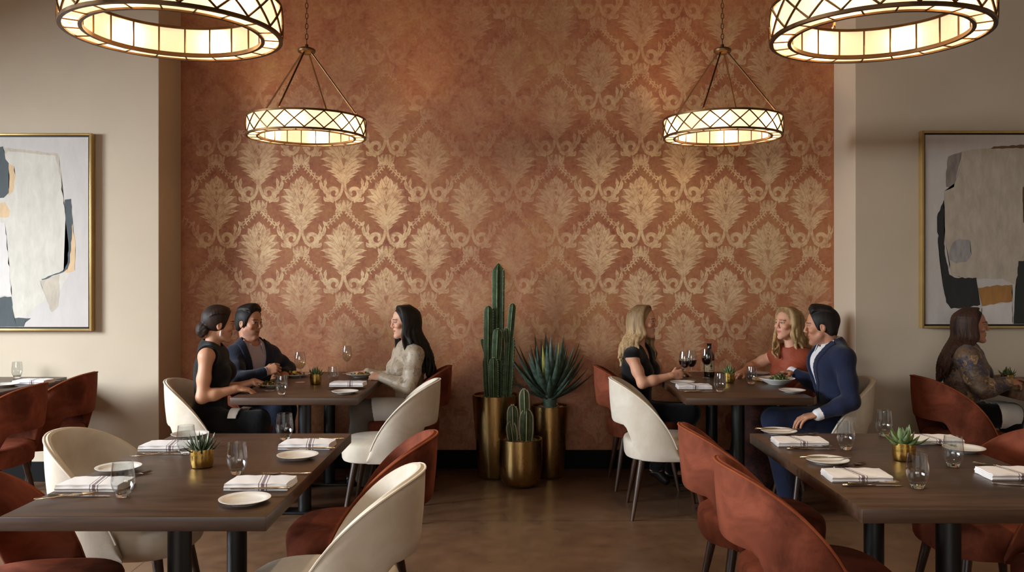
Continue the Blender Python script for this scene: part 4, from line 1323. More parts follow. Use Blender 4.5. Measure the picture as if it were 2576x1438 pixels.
class Field:
    def __init__(self, prims, base=0.006, fine=(), pad=0.03, bounds=None):
        """prims: list of dicts; see cone/ell below"""
        lo = np.min([p['lo'] for p in prims if p['op'] == 'u'], axis=0) - pad
        hi = np.max([p['hi'] for p in prims if p['op'] == 'u'], axis=0) + pad
        self.ax = []
        for k in range(3):
            self.ax.append(axis_coords(lo[k], hi[k], base, [(f[0][k], f[1][k], f[2]) for f in fine]))
        self.D = np.full([len(a) for a in self.ax], 1.0, dtype=np.float32)
        for p in prims: self.apply(p)
    def block(self, lo, hi):
        sl = []
        for k in range(3):
            i0 = max(0, np.searchsorted(self.ax[k], lo[k]) - 1); i1 = min(len(self.ax[k]), np.searchsorted(self.ax[k], hi[k]) + 1)
            if i1 <= i0: return None
            sl.append(slice(i0, i1))
        return tuple(sl)
    def grid(self, sl):
        return np.meshgrid(*[self.ax[k][sl[k]].astype(np.float32) for k in range(3)], indexing='ij', sparse=True)
    def apply(self, p):
        if p['op'] == 'cut' and p.get('lo') is None:
            sl = (slice(None),) * 3
        else:
            m = p['k'] + 0.03
            sl = self.block(p['lo'] - m, p['hi'] + m)
        if sl is None: return
        X, Y, Z = self.grid(sl)
        d = p['f'](X, Y, Z).astype(np.float32)
        A = self.D[sl]; k = p['k']
        if p['op'] == 'u':
            if k > 0:
                h = np.maximum(k - np.abs(A - d), 0) / k
                self.D[sl] = np.minimum(A, d) - h * h * k * 0.25
            else: self.D[sl] = np.minimum(A, d)
        elif p['op'] == 's':
            d = -d
            if k > 0:
                h = np.maximum(k - np.abs(A - d), 0) / k
                self.D[sl] = np.maximum(A, d) + h * h * k * 0.25
            else: self.D[sl] = np.maximum(A, d)
        else:
            self.D[sl] = np.maximum(A, d)
    def mesh(self):
        D = self.D; n = D.shape
        S = D < 0
        cnt = np.zeros([m - 1 for m in n], dtype=np.int8)
        for a in (0, 1):
            for b in (0, 1):
                for c in (0, 1):
                    cnt += S[a:n[0] - 1 + a, b:n[1] - 1 + b, c:n[2] - 1 + c]
        act = (cnt > 0) & (cnt < 8)
        I = np.argwhere(act)
        vid = np.full(cnt.shape, -1, dtype=np.int32); vid[act] = np.arange(len(I))
        corner = [(a, b, c) for a in (0, 1) for b in (0, 1) for c in (0, 1)]
        val = np.stack([D[I[:, 0] + a, I[:, 1] + b, I[:, 2] + c] for a, b, c in corner], 1)
        acc = np.zeros((len(I), 3)); num = np.zeros(len(I))
        for i, ca in enumerate(corner):
            for j in range(i + 1, 8):
                cb = corner[j]
                if sum(abs(x - y) for x, y in zip(ca, cb)) != 1: continue
                va, vb = val[:, i], val[:, j]
                m = (va < 0) != (vb < 0)
                t = np.where(m, va / np.where(m, va - vb, 1), 0)
                for q in range(3):
                    acc[:, q] += np.where(m, ca[q] + (cb[q] - ca[q]) * t, 0)
                num += m
        pos = I + acc / num[:, None]
        V = np.stack([np.interp(pos[:, q], np.arange(len(self.ax[q])), self.ax[q]) for q in range(3)], 1)
        faces = []
        for q in range(3):
            a = [slice(None)] * 3; b = [slice(None)] * 3
            a[q] = slice(0, -1); b[q] = slice(1, None)
            s0 = S[tuple(a)]; s1 = S[tuple(b)]
            E = np.argwhere(s0 != s1)
            u, w = (q + 1) % 3, (q + 2) % 3
            ok = (E[:, u] > 0) & (E[:, w] > 0) & (E[:, u] < n[u] - 1) & (E[:, w] < n[w] - 1)
            E = E[ok]
            flip = s0[E[:, 0], E[:, 1], E[:, 2]]
            def at(du, dw):
                G = E.copy(); G[:, u] += du; G[:, w] += dw
                return vid[G[:, 0], G[:, 1], G[:, 2]]
            F = np.stack([at(-1, -1), at(0, -1), at(0, 0), at(-1, 0)], 1)
            F = np.where(flip[:, None], F, F[:, ::-1])
            faces.append(F)
        F = np.concatenate(faces)
        return V, F

def smooth_mesh(V, F, it=1, lam=0.5):
    e = np.concatenate([F[:, [0, 1]], F[:, [1, 2]], F[:, [2, 3]], F[:, [3, 0]]])
    for s in range(it * 2):
        l = lam if s % 2 == 0 else -lam * 1.04
        acc = np.zeros_like(V); num = np.zeros(len(V))
        for q in range(3):
            acc[:, q] = np.bincount(e[:, 0], V[e[:, 1], q], len(V)) + np.bincount(e[:, 1], V[e[:, 0], q], len(V))
        num = np.bincount(e[:, 0], minlength=len(V)) + np.bincount(e[:, 1], minlength=len(V))
        V = V + l * (acc / np.maximum(num, 1)[:, None] - V)
    return V

def field_object(name, field, mat, origin, parent=None, colorf=None, sm=1):
    V, F = field.mesh()
    if sm: V = smooth_mesh(V, F, sm)
    me = bpy.data.meshes.new(name)
    me.vertices.add(len(V)); me.vertices.foreach_set('co', (V - V3(origin)).astype(np.float32).ravel())
    me.loops.add(len(F) * 4); me.loops.foreach_set('vertex_index', F.astype(np.int32).ravel())
    me.polygons.add(len(F)); me.polygons.foreach_set('loop_start', np.arange(0, len(F) * 4, 4, dtype=np.int32))
    me.polygons.foreach_set('use_smooth', np.ones(len(F), dtype=bool))
    me.materials.append(mat)
    me.update(calc_edges=True); me.validate()
    if colorf is not None:
        at = me.color_attributes.new('Col', 'FLOAT_COLOR', 'POINT')
        c = colorf(V).astype(np.float32)
        at.data.foreach_set('color', c.ravel())
    return link(name, me, parent, None if parent is not None else origin)

def cone(a, b, ra, rb, k=0.02, op='u'):
    a, b = V3(a), V3(b); d = b - a; L2 = float(d @ d) + 1e-12
    r = max(ra, rb)
    def f(X, Y, Z):
        t = np.clip(((X - a[0]) * d[0] + (Y - a[1]) * d[1] + (Z - a[2]) * d[2]) / L2, 0, 1)
        return np.sqrt((X - a[0] - t * d[0]) ** 2 + (Y - a[1] - t * d[1]) ** 2 + (Z - a[2] - t * d[2]) ** 2) - (ra + (rb - ra) * t)
    return dict(f=f, lo=np.minimum(a, b) - r, hi=np.maximum(a, b) + r, k=k, op=op)

def ell(c, rad, R=np.eye(3), k=0.02, op='u'):
    c, rad = V3(c), V3(rad)
    def f(X, Y, Z):
        x, y, z = X - c[0], Y - c[1], Z - c[2]
        u = [(x * R[0, q] + y * R[1, q] + z * R[2, q]) for q in range(3)]
        k0 = np.sqrt(sum((u[q] / rad[q]) ** 2 for q in range(3)))
        k1 = np.sqrt(sum((u[q] / rad[q] ** 2) ** 2 for q in range(3))) + 1e-9
        return k0 * (k0 - 1) / k1
    m = max(rad)
    e = np.sqrt(((R * rad[None, :]) ** 2).sum(1))
    return dict(f=f, lo=c - e, hi=c + e, k=k, op=op)

def plane_cut(p, n):
    p, n = V3(p), unit(n)
    return dict(f=lambda X, Y, Z: (X - p[0]) * n[0] + (Y - p[1]) * n[1] + (Z - p[2]) * n[2], lo=None, hi=None, k=0, op='cut')
def fun_cut(f):
    return dict(f=f, lo=None, hi=None, k=0, op='cut')

def frame(yaw, pitch=0.0, roll=0.0):
    """columns forward, left, up; yaw from +x towards +y (degrees), pitch > 0 looks up, roll > 0 leans to the person's right"""
    y, p, r = map(math.radians, (yaw, pitch, roll))
    Rz = np.array([[math.cos(y), -math.sin(y), 0], [math.sin(y), math.cos(y), 0], [0, 0, 1]])
    Ry = np.array([[math.cos(p), 0, -math.sin(p)], [0, 1, 0], [math.sin(p), 0, math.cos(p)]])
    Rx = np.array([[1, 0, 0], [0, math.cos(r), -math.sin(r)], [0, math.sin(r), math.cos(r)]])
    return Rz @ Ry @ Rx

# ------------------------------------------------------------------ head
def head_prims(o, R, s, male):
    W = lambda x, y, z: V3(o) + R @ (V3((x, y, z)) * s)
    E = lambda c, r, k, op='u': ell(W(*c), V3(r) * s, R, k * s, op)
    C = lambda a, b, ra, rb, k, op='u': cone(W(*a), W(*b), ra * s, rb * s, k * s, op)
    j = 1.0 if male else 0.90
    nx = .102 if male else .097; sm = .003
    P_ = [E((-.012, 0, .035), (.093, .074, .086), .02),
          E((.020, 0, -.030), (.058, .0535 * j, .082), .022),
          C((.012, .047 * j, -.052), (.060, .012 * j, -.096), .014, .014, .025), C((.012, -.047 * j, -.052), (.060, -.012 * j, -.096), .014, .014, .025),
          E((.067, 0, -.098), (.016, .018 * j, .014), .016),
          C((.068, .036, .029), (.083, .008, .026), .0085, .009, .016), C((.068, -.036, .029), (.083, -.008, .026), .0085, .009, .016),
          E((.058, .043, -.018), (.020, .018, .016), .025), E((.058, -.043, -.018), (.020, .018, .016), .025),
          E((.0915, .030, .010), (.0120, .0175, .0105), .010, 's'), E((.0915, -.030, .010), (.0120, .0175, .0105), .010, 's'),
          C((.084, 0, .018), (nx, 0, -.020), .0062, .0080 * (.95 if not male else 1.1), .012),
          C((nx - .007, .005, -.025), (.089, .0105, -.027), .0056, .0050, .006), C((nx - .007, -.005, -.025), (.089, -.0105, -.027), .0056, .0050, .006),
          E((.046, 0, -.055), (.0365, .036, .034), .014),
          E((.0690, .030, .010), (.0135, .0135, .0130), .003), E((.0690, -.030, .010), (.0135, .0135, .0130), .003),
          C((.0715, .0225, -.0535 + sm), (.0815, 0, -.0512), .0026, .0040, .006), C((.0715, -.0225, -.0535 + sm), (.0815, 0, -.0512), .0026, .0040, .006),
          C((.0715, .0190, -.0585 + sm), (.0800, 0, -.0620), .0028, .0046, .006), C((.0715, -.0190, -.0585 + sm), (.0800, 0, -.0620), .0028, .0046, .006),
          C((.0775, .0235, -.0555 + sm), (.0868, 0, -.0566), .0012, .0012, .002, 's'), C((.0775, -.0235, -.0555 + sm), (.0868, 0, -.0566), .0012, .0012, .002, 's')]
    for q in (1, -1):
        P_ += [E((-.008, q * .074, -.002), (.018, .008, .031), .008), E((-.004, q * .082, .000), (.009, .006, .016), .004, 's')]
    return P_

def head_colors(o, R, s, skin, lip, brow, male, smile=False):
    sk = V3(skin); lp = V3(lip); br = V3(brow)
    def f(V):
        L = (V - V3(o)) @ R / s
        x, y, z = L[:, 0], L[:, 1], L[:, 2]; ay = np.abs(y)
        c = np.tile(sk, (len(V), 1))
        head = (np.abs(L) < 0.16).all(1)
        bl = np.exp(-(((ay - .043) / .022) ** 2 + ((z + .022) / .022) ** 2)) * (x > .03) * head
        c = c * (1 + bl[:, None] * (np.array([0.04, -0.05, -0.05]) if not male else np.array([0.04, -0.06, -0.06])))
        if male:
            st = np.clip(1 - np.abs(z + .085) / .05, 0, 1) * (x > -.01) * head
            c = c * (1 - st[:, None] * np.array([.30, .30, .26]))
        zl = z + .0565 - .003 * (ay / .022) ** 2
        lipm = head & (x > .068) & (ay < .0225) & (np.abs(zl) < .0078 * (1 - (ay / .025) ** 2) + .0008)
        c[lipm] = lp
        if smile:
            t = head & (x > .068) & (ay < .018) & (np.abs(zl + .0002) < .0036 * (1 - (ay / .019) ** 2))
            c[t] = (0.75, 0.68, 0.62)
        ez = .010; ey = .030
        de = np.sqrt(((ay - ey) / .0125) ** 2 + ((z - ez) / .0050) ** 2)
        fr = head & (x > .066)
        c[fr & (de < 1.55) & (z > ez)] = br * 0.6 + sk * 0.25
        c[fr & (de < 1.0)] = (0.50, 0.44, 0.40)
        ir = fr & (np.sqrt((ay - ey) ** 2 + (z - ez) ** 2) < .0068) & (de < 1.1)
        c[ir] = (0.03, 0.018, 0.012)
        bz = .0315 - .10 * np.maximum(0, ay - .030)
        bm = fr & (ay > .013) & (ay < .046) & (np.abs(z - bz) < .0034) | (head & (x > .05) & (ay >= .040) & (ay < .050) & (np.abs(z - bz) < .0026))
        c[bm] = br * 0.7 + sk * 0.12
        return np.concatenate([np.clip(c, 0, 1), np.ones((len(V), 1))], 1)
    return f

# ------------------------------------------------------------------ hand
def hand_prims(wrist, direction, palm, thumb, curl=0.5, s=1.0, spread=1.0, grip=None):
    """palm: direction the palm faces; thumb: side of the thumb; curl: bend per joint (radians)"""
    w = V3(wrist); d = unit(direction)
    p = V3(palm) - d * (V3(palm) @ d); p = unit(p)
    th = V3(thumb) - d * (V3(thumb) @ d) - p * (V3(thumb) @ p); th = unit(th)
    Rm = np.stack([d, th, p], 1)
    out = [ell(w + d * .048 * s, V3((.050, .038, .0150)) * s, Rm, .012 * s),
           cone(w - d * .012 * s, w + d * .03 * s, .0215 * s, .020 * s, .014 * s)]
    for i in range(4):
        off = (.0285 - .019 * i) * s
        L = [.041, .046, .043, .034][i] * s
        b = w + d * (.088 - .0035 * (i - 1.2) ** 2) * s + th * off
        out.append(cone(w + d * .055 * s + th * off * .9, b, .0105 * s, .0095 * s, .006 * s))
        a = curl * (0.55 + 0.14 * i); cur = b; rr = .0090 * s
        cs = (curl * (1.0 + .10 * i), curl * 1.25, curl * .8) if not hasattr(curl, '__len__') else curl
        a = 0
        for q, l in enumerate((L, L * .68, L * .52)):
            a += cs[q]
            dr = d * math.cos(a) + p * math.sin(a) + th * (.10 * (1.5 - i) * spread * (q == 0))
            nx = cur + unit(dr) * l
            out.append(cone(cur, nx, rr, rr * .90, .0035 * s)); cur = nx; rr *= .90
    tb = w + d * .022 * s + th * .024 * s + p * .006 * s
    t1 = tb + unit(d * .72 + th * .62 + p * .38) * .040 * s
    t2 = t1 + unit(d * .92 + th * .12 + p * .45) * .032 * s
    t3 = t2 + unit(d * .92 - th * .15 + p * .40) * .024 * s
    out += [cone(tb, t1, .0145 * s, .0112 * s, .010 * s), cone(t1, t2, .0108 * s, .0095 * s, .004 * s), cone(t2, t3, .0095 * s, .0080 * s, .003 * s)]
    return out

# ------------------------------------------------------------------ torso, limbs
class Fig:
    def __getattr__(self, k):
        if k in ('TR', 'TL'):
            torso_frame(self)
            return self.__dict__[k]
        raise AttributeError(k)
def torso_frame(g):
    up = unit(g.neck - g.pelvis)
    lat = g.shL - g.shR; lat = unit(lat - up * (lat @ up))
    fw = np.cross(lat, up)
    g.TR = np.stack([fw, lat, up], 1); g.TL = float(np.linalg.norm(g.neck - g.pelvis))

def torso_prims(g, off, k=.05, shoulders=True, bust=None):
    T_ = g.TR; L = g.TL; w = g.w
    at = lambda t, f=0.0, l=0.0: g.pelvis + T_ @ V3((f, l, t * L))
    out = [ell(at(.05, -.005), V3((.110 * w + off, .165 * w + off, .125 + off)), T_, k),
           ell(at(.36, .004), V3((.094 * w + off, (.128 if not g.male else .148) * w + off, .16 + off)), T_, k),
           ell(at(.68, .004), V3((.106 * w + off, (.142 if not g.male else .162) * w + off, .155 + off)), T_, k)]
    if not g.male:
        for q in (1, -1): out.append(ell(at(.66, .082, q * .064), V3((.050 + off, .056 + off, .056 + off)), T_, .035))
    else:
        for q in (1, -1): out.append(ell(at(.76, .062, q * .07), V3((.05 + off, .085 + off, .07 + off)), T_, .04))
    if shoulders:
        a, b = g.shL * .80 + at(.90) * .20, g.shR * .80 + at(.90) * .20
        out.append(cone(a, b, .050 * w + off, .050 * w + off, k))
        for s_ in (g.shL, g.shR): out.append(cone(at(1.0, -.01) , s_ * .85 + at(.92) * .15, .050 * w + off, .040 * w + off, k))
    return out
def arm_prims(g, side, off, upper=True, lower=True, k=.025, puff=0.0, cuff=0.0):
    sh, el, wr = getattr(g, 'sh' + side), getattr(g, 'el' + side), getattr(g, 'wr' + side)
    m = g.arm
    out = []
    if upper:
        out += [ell(sh, V3((.050, .050, .052)) * m + off, np.eye(3), k), cone(sh, sh * .45 + el * .55, .045 * m + off + puff, .042 * m + off + puff, k), cone(sh * .45 + el * .55, el, .042 * m + off + puff, .036 * m + off + puff * .4, k)]
    if lower:
        out += [cone(el, el * .65 + wr * .35, .036 * m + off, .0375 * m + off + puff * .3, k), cone(el * .65 + wr * .35, wr, .0375 * m + off + puff * .3, .0235 * m + off + cuff, k)]
    return out
def leg_prims(g, side, off, k=.03, flare=0.0, thin=1.0):
    h, kn, an = getattr(g, 'hip' + side), getattr(g, 'kn' + side), getattr(g, 'an' + side)
    m = g.leg
    return [cone(h, kn, .086 * m + off, .056 * m + off, .05), cone(kn, kn * .65 + an * .35, .055 * m + off, .054 * m + off + flare * .5, k), cone(kn * .65 + an * .35, an, .054 * m + off + flare * .5, .034 * m + off + flare, k)]
def foot_prims(g, side, off):
    an, to = getattr(g, 'an' + side), getattr(g, 'to' + side)
    d = unit(to - an) if np.linalg.norm(to - an) > .02 else V3((1, 0, 0))
    heel = an + V3((0, 0, -.035)) - V3((d[0], d[1], 0)) * .03
    return [cone(an, heel, .034 + off, .028 + off, .02), cone(an + V3((0, 0, -.02)), to, .036 + off, .026 + off, .02), cone(heel, to, .026 + off, .026 + off, .02)]

def skin_mat():
    t = NT('skin')
    a = t.n('Attribute', attribute_name='Col')
    v = t.coords()
    nz = t.noise(v, 60, 3)
    col = t.mix(t.math('MULTIPLY', nz, 0.12), a.outputs['Color'], (0.35, 0.12, 0.08, 1))
    t.pbr(col, 0.48, 0.0, t.bump(t.noise(v, 300, 2), 0.012, 0.0005), Specular_IOR_Level=0.3)
    return t.mat
M['skin'] = skin_mat()
def hairmat(name, dark, light, rough=0.58, root=None):
    t = NT(name); n = t.noise(t.coords((230, 230, 7)), 1.0, 3, 0.5, 0.2)
    b = t.noise(t.coords((75, 75, 4)), 1.0, 3, 0.6, 0.2)
    c = t.noise(t.coords((16, 16, 6)), 1.0, 2)
    m = t.math('ADD', t.math('MULTIPLY', n, 0.36), t.math('ADD', t.math('MULTIPLY', b, 0.40), t.math('MULTIPLY', c, 0.24)))
    col = t.ramp(m, [(0.38, lin(dark)), (0.60, lin(light))])
    if root:   # hair grown out darker at the roots
        sep = t.n('SeparateXYZ'); t.set(sep.inputs[0], t.coords())
        k_ = t.math('MULTIPLY', t.math('SUBTRACT', t.math('ADD', sep.outputs[2], t.math('MULTIPLY', t.math('SUBTRACT', b, 0.5), 0.15)), 1.09), 7.0, True)
        col = t.mix(t.math('MULTIPLY', k_, 0.62), col, lin(root))
    t.pbr(col, rough, 0.0, t.bump(t.math('ADD', n, b), 0.3, 0.0025), Specular_IOR_Level=0.3)
    return t.mat
M['h_black'] = hairmat('black_hair', '#0b0807', '#221812')
M['h_dark'] = hairmat('dark_brown_hair', '#140c08', '#38241a')
M['h_brown'] = hairmat('brown_hair', '#1d100a', '#4a2e20')
M['h_blonde'] = hairmat('dark_blonde_hair', '#6a4c2e', '#c8a678', root='#5f442b')
M['h_blonde2'] = hairmat('golden_blonde_hair', '#73532f', '#d6b280', root='#6e5030')
def cloth(name, c, var=0.12, rough=0.85, sheen=0.15, scale=9, spec=0.2, fold=0.8):
    t = NT(name); v = t.coords()
    n = t.noise(v, scale, 4, 0.6, 0.8); l = lin(c)
    wv = t.noise(v, 420, 2)
    h = t.math('ADD', t.math('MULTIPLY', n, 1.0), t.math('MULTIPLY', wv, 0.08))
    t.pbr(t.ramp(n, [(0.3, tuple(x * (1 - var) for x in l[:3]) + (1,)), (0.7, tuple(min(1, x * (1 + var)) for x in l[:3]) + (1,))]), rough, 0.0, t.bump(h, fold, 0.012), Sheen_Weight=sheen, Specular_IOR_Level=spec)
    return t.mat
M['c_black'] = cloth('black_jersey', '#0e0c0d'); M['c_navy'] = cloth('navy_suit_wool', '#1a2038', 0.1); M['c_navy2'] = cloth('dark_navy_blazer_wool', '#1b1f30', 0.1)
M['c_lilac'] = cloth('lilac_shirt_cotton', '#b9aab4', 0.05); M['c_white'] = cloth('white_shirt_cotton', '#e6e2e2', 0.03)
M['c_rust'] = cloth('rust_blouse_silk', '#94432a', 0.12, 0.5, 0.1); M['c_grey'] = cloth('taupe_trouser_wool', '#6d6258', 0.1); M['c_leather'] = paint('black_shoe_leather', '#15110f', 0.35)
M['c_darktrouser'] = cloth('black_trouser_cloth', '#0c0b0e')
def print_cloth(name, base, cols, scale, rough=0.5, sheen=0.1):
    t = NT(name); v = t.coords()
    w = t.n('TexNoise', i_Scale=scale * 0.9, i_Detail=2.0); t.set(w.inputs['Vector'], v)
    wv = t.n('VectorMath', operation='SCALE'); t.set(wv.inputs[0], w.outputs['Color']); wv.inputs['Scale'].default_value = 0.10
    ad = t.n('VectorMath', operation='ADD'); t.set(ad.inputs[0], v); t.set(ad.inputs[1], wv.outputs[0])
    vo = t.n('TexVoronoi', i_Scale=scale); t.set(vo.inputs['Vector'], ad.outputs[0])
    sp = t.n('SeparateColor'); t.set(sp.inputs[0], vo.outputs['Color'])
    ro = t.t.nodes.new('ShaderNodeValToRGB'); ro.color_ramp.interpolation = 'CONSTANT'
    els = ro.color_ramp.elements
    stops = [(i / len(cols), lin(c)) for i, c in enumerate(cols)]
    while len(els) < len(stops): els.new(0.5)
    for e, (p_, c) in zip(els, stops): e.position = p_; e.color = c
    t.set(ro.inputs[0], sp.outputs[0])
    edge = t.ramp(t.noise(v, scale * 3, 4, 0.6, 1.0), [(0.44, 0.0), (0.5, 1.0)])
    col = t.mix(t.math('MULTIPLY', edge, 0.85), lin(base), ro.outputs[0])
    n = t.noise(v, 15, 4, 0.6, 0.8)
    t.pbr(col, rough, 0.0, t.bump(n, 0.5, 0.012), Sheen_Weight=sheen)
    return t.mat
M['c_beigeprint'] = print_cloth('beige_printed_satin', '#b8a68f', ['#b8a68f', '#a3907a', '#c6b49c', '#8f7d6c', '#bfae98'], 26, 0.42)
M['c_floral'] = print_cloth('floral_blouse_chiffon', '#6d5138', ['#2b2a3c', '#8a6a48', '#3a2c22', '#a5835c', '#262b48', '#5a4634'], 17, 0.6)
M['c_skirt'] = print_cloth('rust_patterned_skirt', '#4c2118', ['#4c2118', '#1c100f', '#5e2a1c', '#2c1712'], 24, 0.7)
M['pearl'] = paint('pearl_earring', '#efe6d8', 0.2, 0.01, 3, 0.0)

# ------------------------------------------------------------------ hair
def hair_cap(o, R, s, thick, front=.031, k=.0, top=.0, back=-.006):
    W = lambda x, y, z: V3(o) + R @ (V3((x, y, z)) * s)
    P_ = [ell(W(-.014 + back, 0, .037 + top), V3((.096 + thick, .077 + thick, .088 + thick)) * s, R, .0)]
    n = R @ V3((.95, 0, -.31))
    return P_, plane_cut(W(front, 0, 0), n)

def locks(o, R, s, specs, k=.010):
    """specs: list of (list of world points, radii)"""
    out = []
    for pts, rad in specs:
        pts = [V3(p) for p in pts]
        # Catmull-Rom resampling
        Q = []; Rr = []
        N = len(pts)
        for i in range(N - 1):
            p0, p1, p2, p3 = pts[max(i - 1, 0)], pts[i], pts[i + 1], pts[min(i + 2, N - 1)]
            for j in range(4):
                t = j / 4
                Q.append(.5 * ((2 * p1) + (-p0 + p2) * t + (2 * p0 - 5 * p1 + 4 * p2 - p3) * t * t + (-p0 + 3 * p1 - 3 * p2 + p3) * t ** 3))
                Rr.append(rad[i] * (1 - t) + rad[i + 1] * t)
        Q.append(pts[-1]); Rr.append(rad[-1])
        for a, b, ra, rb in zip(Q, Q[1:], Rr, Rr[1:]): out.append(cone(a, b, ra, rb, k))
    return out

def long_hair(o, R, s, seed, fall, n=17, az0=72, width=1.0, wave=.008, part=.0, lw=.0105):
    """locks from the parting over the skull, then along fall(side, u) -> list of world points (u: 0 front ... 1 back)"""
    rnd = random.Random(seed)
    W = lambda x, y, z: V3(o) + R @ (V3((x, y, z)) * s)
    specs = []
    for q in (1, -1):
        for layer in (0, 1):
            for i in range(n):
                u = (i + .5 * layer) / (n - 1); u = min(1, u)
                az = math.radians(az0 + (180 - az0) * u)
                r = 1.0 + .02 * layer + rnd.uniform(-.02, .02)
                c, sn = math.cos(az), math.sin(az)
                pts = [W(.040 * (1 - u) - .05 * u, part + q * .004, .124 + .002 * layer),
                       W(.104 * c * .60 + .010 * (1 - u), part + q * (.085 * sn * .60 + .004), .035 + .094 * .82),
                       W(.108 * c * .96 * r - .008, q * .088 * sn * r, .065),
                       W(.110 * c * r * width - .012, q * .092 * sn * r * width, -.01)]
                rest = fall(q, u)
                amp = wave
                rest = [V3(p) + V3((rnd.uniform(-1, 1), rnd.uniform(-1, 1), 0)) * amp * (1 + .4 * j) for j, p in enumerate(rest)]
                pts += rest
                m = len(rest)
                rad = [lw * .34 * s, lw * .8 * s, lw * 1.05 * s, lw * 1.1 * s] + [lw * s * (1.1 - .65 * (j + 1) / m) for j in range(m)]
                specs.append((pts, rad))
    return specs

def J(*a): return np.array(P(*a))
def std_fall(o, R, s, length, offF, offB, offFfar=None, steps=4, zj=-.075):
    W = lambda x, y, z: V3(o) + R @ (V3((x, y, z)) * s)
    def fall(q, u):
        az = math.radians(62 + 118 * u); c, sn = math.cos(az), math.sin(az)
        st = W(.106 * c - .014, q * .094 * sn, zj)
        of = V3(offF if (q > 0 or offFfar is None) else offFfar)
        ob = V3(offB)
        L = length(q, u) if callable(length) else length
        out = [st]
        for j in range(1, steps + 1):
            t = j / steps
            out.append(st + V3((0, 0, -L * t)) + (of * (1 - u) + ob * u) * math.sin(min(1, t * 1.25) * PI / 2))
        return out
    return fall

SK_F, SK_M, SK_T = lin('#d29a7a')[:3], lin('#c48d6f')[:3], lin('#c08768')[:3]
GPE = 'diners at the back tables'

def make_person(label, g, headspec, hands, hair, garments, bare_legs=False, smile=False):
    o, yaw, pitch, roll, s, skin, lip, brow = headspec
    R = frame(yaw, pitch, roll)
    g.ho, g.HR, g.hs = V3(o), R, s
    torso_frame(g)
    W = lambda x, y, z: g.ho + R @ (V3((x, y, z)) * s)
    base = Vector((float(g.pelvis[0]), float(g.pelvis[1]), 0.0))
    pr = torso_prims(g, -.012)
    nb = g.neck
    pr += [cone(nb - g.TR[:, 2] * .03, W(-.032, 0, -.045), (.058 if g.male else .048), (.051 if g.male else .041), .014)]
    pr += head_prims(o, R, s, g.male)
    for sd in 'LR':
        pr += arm_prims(g, sd, 0.0)
        pr += leg_prims(g, sd, -.012)
        pr += foot_prims(g, sd, -.006)
    hf = []
    for h in hands:
        hp = hand_prims(**h); pr += hp
        lo = np.min([p['lo'] for p in hp], 0); hi = np.max([p['hi'] for p in hp], 0)
        hf.append((lo - .005, hi + .005, .0035))
    fine = [(g.ho - .135 * s, g.ho + .135 * s, .0031)] + hf
    fld = Field(pr, .0075, fine)
    body = field_object('person', fld, M['skin'], base, None, head_colors(o, R, s, skin, lip, brow, g.male, smile), 1)
    tag(body, label, 'person', GPE)
    for nm, prims, mat, step, fn in garments:
        f = Field(prims, step, fn or ())
        ob = field_object(nm, f, mat, base, body, None, 1)
    nm, prims, mat, step = hair
    f = Field(prims, step)
    field_object(nm, f, mat, base, body, None, 1)
    return body, base

def shoes(g, off=.004):
    return [('shoe', foot_prims(g, sd, off) + [plane_cut(getattr(g, 'an' + sd) + V3((0, 0, .0)), (0, 0, 1))], M['c_leather'], .007, None) for sd in 'LR']
def pants(g, off, mat, flare=0.0, hem=True):
    pr = torso_prims(g, off, shoulders=False)[:1]
    pr = [ell(g.pelvis + g.TR @ V3((-.005, 0, .05 * g.TL)), V3((.110 * g.w + off, .165 * g.w + off, .125 + off)), g.TR, .05)]
    for sd in 'LR': pr += leg_prims(g, sd, off, flare=flare)
    return ('trousers', pr, mat, .008, None)
def neck_sub(g, r, up=.02, f=.02, k=.01):
    c = g.neck + g.TR @ V3((f, 0, up))
    return ell(c, (r, r, r), np.eye(3), k, 's')
def v_cut(g, t0, t1, w0, w1, fmin=.0, rnd_=0.0):
    """removes the front opening between the lapels: half width w0 at torso fraction t0 growing to w1 at t1"""
    T_ = g.TR; p = g.pelvis; L = g.TL
    def f(X, Y, Z):
        x, y, z = X - p[0], Y - p[1], Z - p[2]
        a = x * T_[0, 0] + y * T_[1, 0] + z * T_[2, 0]
        b = np.abs(x * T_[0, 1] + y * T_[1, 1] + z * T_[2, 1])
        t = (x * T_[0, 2] + y * T_[1, 2] + z * T_[2, 2]) / L
        w = w0 + (w1 - w0) * (t - t0) / (t1 - t0)
        inside = np.maximum(np.maximum(b - w, fmin - a), np.maximum((t0 - t) * L, (t - 1.4) * L))
        return -inside
    return fun_cut(f)
def lapel_keep(g, t0, t1, w0, w1, lw):
    T_ = g.TR; p = g.pelvis; L = g.TL
    def f(X, Y, Z):
        x, y, z = X - p[0], Y - p[1], Z - p[2]
        a = x * T_[0, 0] + y * T_[1, 0] + z * T_[2, 0]
        b = np.abs(x * T_[0, 1] + y * T_[1, 1] + z * T_[2, 1])
        t = (x * T_[0, 2] + y * T_[1, 2] + z * T_[2, 2]) / L
        q = (t - t0) / (t1 - t0)
        w = w0 + (w1 - w0) * q
        l = lw * np.clip(q * 1.6, 0, 1)
        return np.maximum(np.maximum(np.maximum(w - .004 - b, b - w - l), .01 - a), np.maximum((t0 - t) * L, (t - 1.10) * L))
    return fun_cut(f)
def collar_prims(g, r, h, w=.006):
    a = g.neck + g.TR @ V3((.004, 0, -.015)); b = g.neck + g.TR @ V3((.012, 0, h))
    return [cone(a, b, r + .012, r, .012)]
def collar_cut(g, h):
    return plane_cut(g.neck + g.TR @ V3((.0, 0, h)), g.TR @ V3((.45, 0, .9)))

